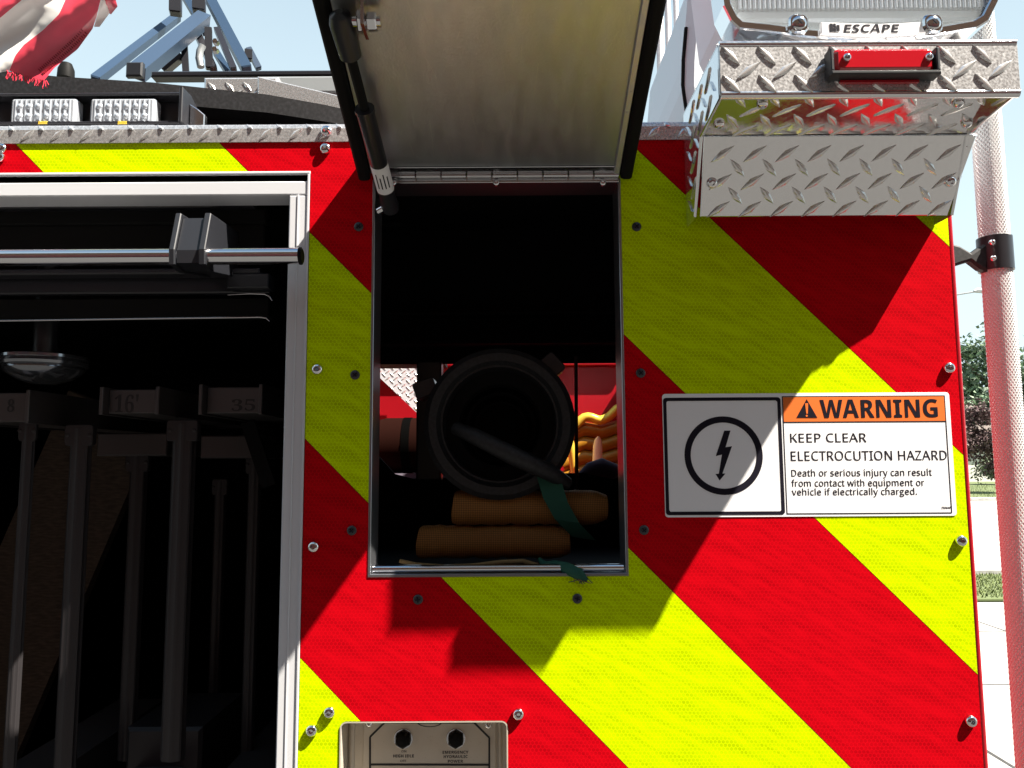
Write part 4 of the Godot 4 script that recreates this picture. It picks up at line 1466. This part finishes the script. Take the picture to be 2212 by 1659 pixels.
func build_deck() -> void:
	# light bar on the deck edge
	var lb := part_node("warning_light_bar", truck, "black light bar with two clear light modules on the deck edge")
	var z := -0.03
	var y0 := at(200, 273, z).y
	var y1 := at(200, 206, z).y
	var xr := at(395, 240, z).x
	var st := new_st()
	box(st, Vector3(-1.1, y0, z - 0.05), Vector3(xr, y0 + 0.003, z + 0.006), 0.0008)
	box(st, Vector3(-1.1, y1 - 0.002, z - 0.05), Vector3(xr, y1 + 0.001, z + 0.004), 0.0008)
	box(st, Vector3(-1.1, y0 + 0.0031, z - 0.05), Vector3(xr, y1 - 0.0021, z - 0.012), 0.0008)
	put("tray", st, M.black_paint, lb)
	st = new_st()
	var br := PackedVector2Array([Vector2(-0.05, y0 - 0.001), Vector2(0.012, y0 - 0.001), Vector2(0.012, y1 + 0.003), Vector2(-0.008, y1 + 0.004), Vector2(-0.05, y1 - 0.012)])
	prism(st, br, 0, 0.004, Transform3D(Basis(Vector3(0, 0, 1), Vector3(0, 1, 0), Vector3(-1, 0, 0)), Vector3(xr + 0.0045, 0, z)), 0.0008)
	put("end_plate", st, M.black_plastic, lb)
	st = new_st()
	prism(st, PackedVector2Array([Vector2(0, 0), Vector2(0.016, 0.002), Vector2(0.016, 0.014), Vector2(0.009, 0.02), Vector2(0, 0.026)]), -0.012, -0.004, Transform3D(Basis(), Vector3(xr + 0.005, y0, z)), 0.001)
	put("end_bracket", st, M.steel, lb)
	for q in [[17, 164], [189, 335], [-180, -40], [-380, -240]]:
		var a := at(q[0], 269, z + 0.006)
		var b := at(q[1], 209, z + 0.006)
		st = new_st()
		prism(st, round_rect(a.x, a.y, b.x, b.y, 0.003, 3), z - 0.011, z + 0.005, Transform3D(), 0.003)
		put("lens", st, M.clear_plastic, lb)
		st = new_st()
		var n := 12
		for i in n:
			var x := lerpf(a.x + 0.004, b.x - 0.004, (i + 0.5) / n)
			tube(st, [Vector3(x, a.y + 0.004, z + 0.0048), Vector3(x, b.y - 0.003, z + 0.0048)], 0.0013, 6)
		for i in 6:
			for j in 2:
				var c := Vector3(lerpf(a.x + 0.006, b.x - 0.006, (i + 0.5) / 6), lerpf(a.y + 0.006, b.y - 0.006, 0.2 + 0.6 * j), z + 0.005)
				lathe(st, [Vector2(0.0035, 0), Vector2(0.0022, 0.0016), Vector2(0.0, 0.002)], Transform3D(Basis(), c), 8)
		put("optics", st, M.clear_plastic, lb)
		st = new_st()
		prism(st, rect(lerpf(a.x, b.x, 0.45), a.y + 0.0005, lerpf(a.x, b.x, 0.59), a.y + 0.0035), z + 0.0042, z + 0.0062, Transform3D(), 0.0005)
		put("amber_diode", st, M.gold_hose, lb)
	# long arched beam and the dark net below it
	var deck := part_node("hose_bed_edge", truck)
	st = new_st()
	var top := [[-300, 150], [0, 152], [123, 165], [330, 178], [577, 204], [700, 226], [800, 248], [900, 272]]
	var bot := [[-300, 200], [0, 203], [123, 207], [330, 222], [577, 243], [700, 262], [800, 281], [900, 300]]
	for i in top.size() - 1:
		var z0 := -0.16
		var a := at(top[i][0], top[i][1], z0)
		var b := at(top[i + 1][0], top[i + 1][1], z0)
		var c := at(bot[i + 1][0], bot[i + 1][1], z0)
		var d := at(bot[i][0], bot[i][1], z0)
		var back := Vector3(0, 0, -0.06)
		quad(st, a, b, c, d, Vector3(0, 0, 1))
		quad(st, a, b, b + back, a + back, Vector3(0, 1, 0))
		quad(st, d, c, c + back, d + back, Vector3(0, -1, 0))
		quad(st, a + back, b + back, c + back, d + back, Vector3(0, 0, -1))
	put("arched_beam", st, M.gritty_black, deck)
	st = new_st()
	rng.seed = 12
	for i in 60:
		var px := -200 + i * 17.0
		var tops: float = 222.0 + maxf(0, (px - 330.0)) * 0.13 + rng.randf() * 6
		bar(st, at(px, 300, -0.2), at(px, tops - 14, -0.2), 0.012, 0.012 + rng.randf() * 0.006)
	box(st, Vector3(-1.1, 1.9, -0.3), Vector3(-0.14, at(500, 240, -0.22).y, -0.215), 0.003)
	put("hose_net", st, M.black_rubber, deck)
	# tread plate step and pale ramp behind
	st = new_st()
	var p0 := at(440, 166, -0.5)
	var p1 := at(600, 200, -0.5)
	box(st, Vector3(p0.x, p1.y - 0.03, -0.56), Vector3(p1.x, p0.y, -0.5), 0.004)
	put("step_plate", st, M.tread_weathered, deck)
	studs(Transform3D(Basis(), Vector3(p0.x, p1.y - 0.03, -0.5)), p1.x - p0.x, p0.y - p1.y + 0.03, deck, Vector2(0.0, 0.004))
	st = new_st()
	prism(st, PackedVector2Array([Vector2(at(556, 164, -0.48).x, at(556, 164, -0.48).y), Vector2(at(760, 212, -0.48).x, at(760, 212, -0.48).y), Vector2(at(760, 250, -0.48).x, at(760, 250, -0.48).y), Vector2(at(556, 205, -0.48).x, at(556, 205, -0.48).y)]), -0.53, -0.48, Transform3D(), 0.002)
	put("ramp_plate", st, M.tread_weathered, deck)
	st = new_st()
	box(st, Vector3(at(560, 165, -0.6).x, at(560, 200, -0.6).y, -0.64), Vector3(at(790, 165, -0.6).x, at(790, 163, -0.6).y, -0.6), 0.003)
	put("grey_board", st, M.lamp_grey, deck)
	# aerial ladder: box beams, props and rails
	var al := part_node("aerial_ladder", truck)
	var zf := -1.6
	var beam := func(called: String, x0: float, y0_: float, x1: float, y1_: float, z0: float, z1: float, w: float, m: Material) -> void:
		var s := new_st()
		bar(s, at(x0, y0_, z0), at(x1, y1_, z1), w, w, Vector3(0.3, 0.2, 1), 0.004)
		put(called, s, m, al)
	beam.call("lattice_beam", 205, 174, 384, 36, -1.6, -2.2, 0.028, M.blue_grey)
	beam.call("lattice_beam", 296, 158, 441, 40, -1.5, -1.9, 0.046, M.blue_grey)
	beam.call("lattice_beam", 392, -20, 446, 72, -2.2, -2.1, 0.026, M.blue_grey)
	beam.call("lattice_beam", 448, -12, 534, 152, -2.1, -1.9, 0.036, M.blue_grey)
	beam.call("lattice_beam", 466, 112, 494, 158, -1.9, -1.8, 0.022, M.blue_grey)
	beam.call("lattice_beam", 536, 104, 560, 150, -2.1, -2.1, 0.022, M.blue_grey)
	beam.call("upright", 380, -60, 379, 31, -2.0, -2.0, 0.042, M.black_paint)
	beam.call("upright", 430, -60, 430, 27, -1.9, -1.9, 0.044, M.black_paint)
	beam.call("upright", 537, 108, 537, 131, -2.0, -2.0, 0.028, M.black_paint)
	beam.call("prop", 398, 95, 402, 160, -1.8, -1.8, 0.022, M.black_paint)
	beam.call("prop", 450, 60, 452, 150, -1.8, -1.8, 0.024, M.black_paint)
	beam.call("prop", 425, 70, 462, 150, -1.9, -1.8, 0.024, M.black_paint)
	beam.call("prop", 352, 152, 392, 118, -1.8, -1.8, 0.03, M.black_paint)
	beam.call("prop", 468, 62, 506, 152, -1.85, -1.75, 0.02, M.black_paint)
	st = new_st()
	tube(st, [at(438, 98, -1.7), at(432, 110, -1.7), at(430, 126, -1.7), at(434, 145, -1.7)], 0.012, 10)
	put("hydraulic_hose", st, M.lamp_grey, al)
	for q in [[469, 95], [468, 112]]:
		st = new_st()
		prism(st, ngon(0.011, 6), 0, 0.02, Transform3D(Basis(), at(q[0], q[1], -1.7)), 0.002)
		put("nut", st, M.chrome, al)
	st = new_st()
	box(st, Vector3(at(325, 165, -1.3).x, at(325, 165, -1.3).y, -1.34), Vector3(at(800, 150, -1.3).x, at(800, 150, -1.3).y, -1.3), 0.004)
	put("side_rail", st, M.black_paint, al)
	st = new_st()
	box(st, at(270, 164, -1.2), at(315, 141, -1.22), 0.004)
	put("rail_end", st, M.black_plastic, al)
	st = new_st()
	lathe(st, [Vector2(0.0, 0.04), Vector2(0.012, 0.037), Vector2(0.018, 0.022), Vector2(0.019, 0.0), Vector2(0.0, 0.0)], Transform3D(Basis(Vector3(1, 0, 0), Vector3(0, 0, -1), Vector3(0, 1, 0)), at(142, 170, -1.0)), 20)
	put("rubber_cap", st, M.black_rubber, al)
	st = new_st()
	box(st, Vector3(at(150, 230, -1.5).x, 1.95, -3.2), Vector3(-0.2, 2.02, -2.3), 0.01)
	put("turntable", st, M.black_paint, al)

func build_flag() -> void:
	var fl := thing("flag", "red and white striped flag hanging over the deck edge at upper left", "flag", at(100, 180, -0.06))
	var sets := [
		[[[-70, -60], [-60, 0], [-60, 30], [-60, 60]], [[70, -60], [47, 0], [25, 18], [-30, 64]], "red_stripe"],
		[[[70, -60], [47, 0], [25, 18], [-30, 64], [-40, 110], [-35, 150], [-20, 160]], [[160, -60], [141, 0], [128, 30], [92, 66], [50, 98], [33, 120], [20, 153]], "white_stripe"],
		[[[160, -60], [141, 0], [128, 30], [92, 66], [50, 98], [33, 120], [20, 153]], [[230, -60], [217, 0], [209, 35], [200, 62], [168, 106], [118, 146], [95, 174]], "red_stripe"],
		[[[230, -60], [217, 0], [212, 25], [203, 58]], [[222, -60], [228, 0], [237, 28], [215, 58]], "white_stripe"],
		[[[222, -60], [226, 0], [231, 14], [237, 30]], [[246, -60], [250, 0], [254, 14], [240, 31]], "red_stripe"],
	]
	var wave := noise(0.018, 91, 2)
	var deep := func(px: float, py: float) -> float:
		return -0.07 + 0.014 * smoothstep(90.0, 0.0, py + 12.0 * sin(px * 0.04)) + 0.0045 * sin((px * 0.8 + py * 1.1) * 0.05) + 0.0008 * wave.get_noise_2d(px, py * 1.3)
	for s in sets:
		var ca := Curve2D.new()
		var cb := Curve2D.new()
		for p in s[0]:
			ca.add_point(Vector2(p[0], p[1]))
		for p in s[1]:
			cb.add_point(Vector2(p[0], p[1]))
		var nu := 22
		var nv := 40
		var grid := []
		for j in nv + 1:
			var row := []
			var pa := ca.sample_baked(ca.get_baked_length() * j / nv)
			var pb := cb.sample_baked(cb.get_baked_length() * j / nv)
			for i in nu + 1:
				var p := pa.lerp(pb, float(i) / nu)
				row.append(at(p.x, p.y, deep.call(p.x, p.y)))
			grid.append(row)
		var st := new_st()
		st.set_smooth_group(0)
		for j in nv:
			for i in nu:
				for t in [[0, 0, 1, 0, 1, 1], [0, 0, 1, 1, 0, 1]]:
					var v: Array = [grid[j + t[1]][i + t[0]], grid[j + t[3]][i + t[2]], grid[j + t[5]][i + t[4]]]
					if (v[2] - v[0]).cross(v[1] - v[0]).z < 0:
						v = [v[0], v[2], v[1]]
					for p in v:
						st.add_vertex(p)
		st.generate_normals()
		put(s[2], st, M.flag_red if s[2] == "red_stripe" else M.flag_white, fl)
	# stitches along the hem
	var st2 := new_st()
	for k in 26:
		var c := Vector2(lerpf(192, 100, k / 25.0), lerpf(74, 160, pow(k / 25.0, 0.9)))
		for r in 2:
			var p := c + Vector2(-9 - 8 * r, -5 - 6 * r)
			bar(st2, at(p.x, p.y, deep.call(p.x, p.y) + 0.0012), at(p.x + 4, p.y + 4, deep.call(p.x + 4, p.y + 4) + 0.0012), 0.0008, 0.0006, Vector3(0, 0, 1), 0.0)
	put("hem_stitching", st2, M.thread, fl).set_meta("kind", "stuff")
	st2 = new_st()
	rng.seed = 77
	for k in 60:
		var t := k / 59.0
		var p := Vector2(lerpf(14, 100, t), lerpf(154, 176, t) + rng.randf() * 4 - 3)
		var a := at(p.x, p.y, deep.call(p.x, p.y))
		tube(st2, [a, a + Vector3(rng.randfn(0, 0.002), -0.0035 - rng.randf() * 0.005, rng.randfn(0, 0.001))], 0.0004, 4, false)
	put("frayed_hem", st2, M.flag_red, fl).set_meta("kind", "stuff")

# ---------------------------------------------------------------- surroundings
func ground_sheet(called: String, poly: PackedVector2Array, y: float, m: Material) -> void:
	var st := new_st()
	for i in poly.size():
		poly[i] = Vector2(poly[i].x, poly[i].y)
	var ids := Geometry2D.triangulate_polygon(poly)
	for i in range(0, ids.size(), 3):
		tri(st, Vector3(poly[ids[i]].x, y, poly[ids[i]].y), Vector3(poly[ids[i + 1]].x, y, poly[ids[i + 1]].y), Vector3(poly[ids[i + 2]].x, y, poly[ids[i + 2]].y), Vector3.UP)
	structure(called, st, m)

func tree(called: String, label: String, where: Vector3, height: float, radius: float, low: float, leaf: String, count: int, leaf_size: float, seed_: int) -> void:
	var o := thing(called, label, "tree", where)
	var st := new_st()
	var h := height
	tube(st, [where, where + Vector3(0.03, low, 0), where + Vector3(0.0, h * 0.6, 0.05), where + Vector3(0.05, h * 0.9, 0)], [radius * 0.075 + 0.03, radius * 0.06 + 0.02, radius * 0.03 + 0.01, 0.01], 10)
	rng.seed = seed_
	for k in 9:
		var a := rng.randf() * TAU
		var s := where + Vector3(0, lerpf(low, h * 0.7, rng.randf()), 0)
		var e := s + Vector3(cos(a), 0.7, sin(a)) * radius * rng.randf_range(0.5, 0.85)
		tube(st, [s, s.lerp(e, 0.5) + Vector3(0, -0.05, 0), e], [radius * 0.03, radius * 0.02, 0.008], 6)
	put("trunk", st, M.bark, o)
	# clumps of leaves
	var clumps := []
	for k in 34:
		var u := rng.randf_range(-1, 1)
		var a := rng.randf() * TAU
		var r := sqrt(1 - u * u)
		var d := Vector3(cos(a) * r, u, sin(a) * r) * rng.randf_range(0.45, 1.0)
		clumps.append([Vector3(d.x * radius, lerpf(low, h, 0.5 + d.y * 0.46), d.z * radius), radius * rng.randf_range(0.2, 0.42)])
	var lf := new_st()
	quad(lf, Vector3(-0.5, 0, 0), Vector3(0, -0.28, 0.08), Vector3(0.5, 0, 0), Vector3(0, 0.28, 0.08), Vector3(0, 0, 1))
	var mm := MultiMesh.new()
	mm.transform_format = MultiMesh.TRANSFORM_3D
	mm.use_colors = true
	mm.mesh = lf.commit()
	mm.instance_count = count
	for i in count:
		var c: Array = clumps[rng.randi() % clumps.size()]
		var v: Vector3 = Vector3(rng.randfn(0, 0.5), rng.randfn(0, 0.4), rng.randfn(0, 0.5)) * c[1]
		var b := Basis.from_euler(Vector3(rng.randf() * TAU, rng.randf() * TAU, rng.randf() * TAU)).scaled(Vector3.ONE * leaf_size * rng.randf_range(0.6, 1.3))
		mm.set_instance_transform(i, Transform3D(b, c[0] + v))
		var t := rng.randf_range(0.6, 1.35)
		mm.set_instance_color(i, Color(t, t * rng.randf_range(0.9, 1.1), t))
	var mi := MultiMeshInstance3D.new()
	mi.name = "crown"
	mi.multimesh = mm
	mi.material_override = M[leaf]
	mi.set_meta("kind", "stuff")
	o.add_child(mi)

func tuft_field(called: String, z0: float, z1: float, x0: float, x1: float, y: float, count: int, tall: float) -> void:
	var st := new_st()
	tri(st, Vector3(-0.008, 0, 0), Vector3(0.008, 0, 0), Vector3(0.01, 1, 0.02), Vector3(0, 0, 1))
	var mm := MultiMesh.new()
	mm.transform_format = MultiMesh.TRANSFORM_3D
	mm.use_colors = true
	mm.mesh = st.commit()
	mm.instance_count = count
	for i in count:
		var b := Basis(Vector3.UP, rng.randf() * TAU).scaled(Vector3(1, tall * rng.randf_range(0.5, 1.3), 1))
		mm.set_instance_transform(i, Transform3D(b, Vector3(rng.randf_range(x0, x1), y, rng.randf_range(z0, z1))))
		var t := rng.randf_range(0.7, 1.5)
		mm.set_instance_color(i, Color(t * 1.1, t, t))
	var mi := MultiMeshInstance3D.new()
	mi.name = numbered(called)
	mi.multimesh = mm
	mi.material_override = M.grass
	M.grass.vertex_color_use_as_albedo = true
	mi.set_meta("kind", "stuff")
	tag(mi, "short dry grass along the kerb of the " + ("near verge" if z1 > -12 else "far lawn"), "grass")
	add_child(mi)

func build_surroundings() -> void:
	ground_sheet("ground", rect(-400, -400, 400, 400), -0.02, M.soil)
	ground_sheet("pavement", rect(-80, -8.1, 80, 14), 0.0, M.asphalt)
	ground_sheet("driveway", rect(0.9, -8.05, 80, -1.6), 0.004, M.concrete)
	ground_sheet("road", rect(-120, -29.5, 120, -10.0), -0.004, M.concrete)
	var st := new_st()
	box(st, Vector3(-120, -0.004, -10.2), Vector3(120, 0.1, -10.0), 0.02)
	structure("kerb", st, M.concrete)
	st = new_st()
	box(st, Vector3(-120, -0.004, -29.7), Vector3(120, 0.12, -29.5), 0.02)
	structure("kerb", st, M.concrete)
	st = new_st()
	box(st, Vector3(-120, -0.01, -9.99), Vector3(120, 0.03, -8.15), 0.01)
	structure("verge", st, M.soil)
	st = new_st()
	box(st, Vector3(-120, -0.01, -90), Vector3(120, 0.05, -29.72), 0.01)
	structure("lawn", st, M.soil)
	rng.seed = 31
	tuft_field("verge_grass", -9.95, -8.2, 3, 12, 0.03, 16000, 0.035)
	tuft_field("lawn_grass", -45, -30, 14, 34, 0.05, 9000, 0.1)
	st = new_st()
	box(st, Vector3(-60, 0.0, -18.03), Vector3(60, 0.0035, -17.97), 0.0)
	structure("road_joint", st, M.asphalt)
	for zj in [-3.2, -4.9, -6.6]:
		st = new_st()
		box(st, Vector3(0.95, 0.002, zj - 0.012), Vector3(60, 0.0052, zj + 0.012), 0.0)
		structure("driveway_joint", st, M.asphalt)
	for xj in [2.6, 4.6, 6.6]:
		st = new_st()
		box(st, Vector3(xj - 0.012, 0.002, -8.0), Vector3(xj + 0.012, 0.0053, -1.65), 0.0)
		structure("driveway_joint", st, M.asphalt)
	tree("plum_tree", "round dark red leaved tree on the lawn across the road", Vector3(22.6, 0.05, -35.0), 4.7, 1.75, 0.95, "leaf_plum", 7000, 0.2, 3)
	tree("maple_tree", "tall pale green tree behind the dark red tree", Vector3(37.0, 0.05, -58.0), 11.6, 3.6, 3.0, "leaf_far", 7000, 0.45, 4)
	tree("shade_tree", "broad green tree at the right behind the grab rail", Vector3(41.5, 0.05, -56.0), 9.6, 3.4, 2.4, "leaf", 6000, 0.42, 8)
	tree("bush", "low green bush on the far lawn under the trees", Vector3(30.2, 0.05, -47.0), 1.9, 1.3, 0.1, "leaf", 3000, 0.2, 9)
	# the fire station the truck stands in front of
	var fs := thing("fire_station", "long brown brick fire station with closed bay doors facing the truck's rear", "fire station", Vector3(-3, 0, 8.0))
	st = new_st()
	box(st, Vector3(-24, 0.0, 8.0), Vector3(17, 9.0, 20), 0.03)
	put("wall", st, M.brick_wall, fs)
	st = new_st()
	box(st, Vector3(-24.2, 9.01, 7.8), Vector3(17.2, 9.5, 20.2), 0.03)
	put("roof", st, M.house_roof, fs)
	for k in 5:
		var bx := -21.5 + k * 7.6
		st = new_st()
		box(st, Vector3(bx, 0.02, 7.93), Vector3(bx + 5.0, 4.4, 7.997), 0.01)
		var d := put("bay_door", st, M.bay_door, fs)
		for m in 4:
			st = new_st()
			box(st, Vector3(bx + 0.3 + m * 1.15, 2.2, 7.90), Vector3(bx + 1.25 + m * 1.15, 2.8, 7.927), 0.005)
			place("pane", st.commit(), Transform3D(), M.window_dark, d)
	# white house far off
	var h := thing("white_house", "small white house behind the dark red tree", "house", Vector3(33.0, 0.05, -54.0))
	st = new_st()
	box(st, Vector3(29, 0.05, -58), Vector3(35.2, 2.6, -52.5), 0.02)
	put("wall", st, M.house_wall, h)
	st = new_st()
	prism(st, PackedVector2Array([Vector2(-3.1, 0), Vector2(3.1, 0), Vector2(0, 1.5)]), 0, 6.6, Transform3D(Basis(Vector3(0, 0, 1), Vector3(0, 1, 0), Vector3(-1, 0, 0)), Vector3(35.5, 2.61, -55.2)))
	put("roof", st, M.house_roof, h)
	for x in [30.4, 33.3]:
		st = new_st()
		box(st, Vector3(x, 1.0, -52.5), Vector3(x + 0.9, 1.9, -52.47), 0.005)
		put("window", st, M.window_dark, h)
	# street lamp reaching over the road
	var head := at(2120, 628, -29.0)
	var pole_x := at(1930, 700, -29.0).x
	var lamp := thing("street_lamp", "grey street lamp with a long arm over the road", "street lamp", Vector3(pole_x, 0.05, -29.9))
	st = new_st()
	tube(st, [Vector3(pole_x, 0.05, -29.9), Vector3(pole_x, head.y - 0.9, -29.9)], [0.1, 0.06], 12)
	put("pole", st, M.lamp_grey, lamp)
	st = new_st()
	tube(st, [Vector3(pole_x, head.y - 0.95, -29.9), Vector3(lerpf(pole_x, head.x, 0.4), head.y - 0.35, -29.6), Vector3(lerpf(pole_x, head.x, 0.75), head.y - 0.1, -29.3), head], 0.035, 8)
	put("arm", st, M.lamp_grey, lamp)
	st = new_st()
	tube(st, [head + Vector3(-0.3, 0.0, 0), head + Vector3(-0.2, 0.01, 0), head + Vector3(0.1, 0.0, 0), head + Vector3(0.35, -0.02, 0)], [0.03, 0.1, 0.11, 0.04], 12)
	put("lamp_head", st, M.lamp_grey, lamp)
	# cable across the trees
	st = new_st()
	tube(st, [at(1600, 850, -48.0), at(2080, 858, -48.0), at(2165, 866, -48.0), at(2600, 880, -48.0)], 0.03, 6)
	var w := put("overhead_cable", st, M.black_rubber)
	tag(w, "thin dark overhead cable crossing in front of the green trees", "cable")

# ---------------------------------------------------------------- assembly
func _ready() -> void:
	eye_basis = Basis(Vector3(1, 0, 0), deg_to_rad(5.85)) * Basis(Vector3(0, 0, 1), deg_to_rad(-0.34))
	var cam := Camera3D.new()
	cam.name = "camera"
	cam.transform = Transform3D(eye_basis, EYE)
	cam.fov = rad_to_deg(2.0 * atan(829.5 / FOCAL))
	cam.near = 0.02
	cam.far = 1500.0
	add_child(cam)
	cam.current = true
	var env := Environment.new()
	var sky := Sky.new()
	var sm := ProceduralSkyMaterial.new()
	sm.sky_top_color = Color(0.13, 0.34, 0.54)
	sm.sky_horizon_color = Color(0.86, 0.94, 0.96)
	sm.sky_curve = 0.9
	sm.ground_bottom_color = Color(0.25, 0.24, 0.22)
	sm.ground_horizon_color = Color(0.5, 0.5, 0.5)
	sm.sky_energy_multiplier = 0.63
	sky.sky_material = sm
	env.background_mode = Environment.BG_SKY
	env.sky = sky
	env.tonemap_mode = Environment.TONE_MAPPER_LINEAR
	env.tonemap_exposure = 3.9
	env.sdfgi_enabled = true
	env.ssao_enabled = true
	env.ssil_enabled = true
	var we := WorldEnvironment.new()
	we.name = "world"
	we.environment = env
	add_child(we)
	var sun := DirectionalLight3D.new()
	sun.name = "sun"
	sun.light_energy = 1.6
	sun.light_color = Color(1.0, 0.965, 0.91)
	sun.light_angular_distance = 0.5
	sun.shadow_enabled = true
	add_child(sun)
	sun.look_at_from_position(Vector3(2.2, 3.46, 1.0) * 10.0, Vector3.ZERO)

	make_materials()
	make_fasteners()
	build_surroundings()
	truck = thing("fire_truck", "rear of a fire truck with red and lime chevron stripes and an open hatch", "fire truck")
	build_rear_panel()
	build_hatch()
	build_sign()
	build_control_panel()
	build_hood()
	build_scene_light()
	build_right_side()
	build_shutter()
	build_well()
	build_deck()
	build_stowed()
	build_flag()
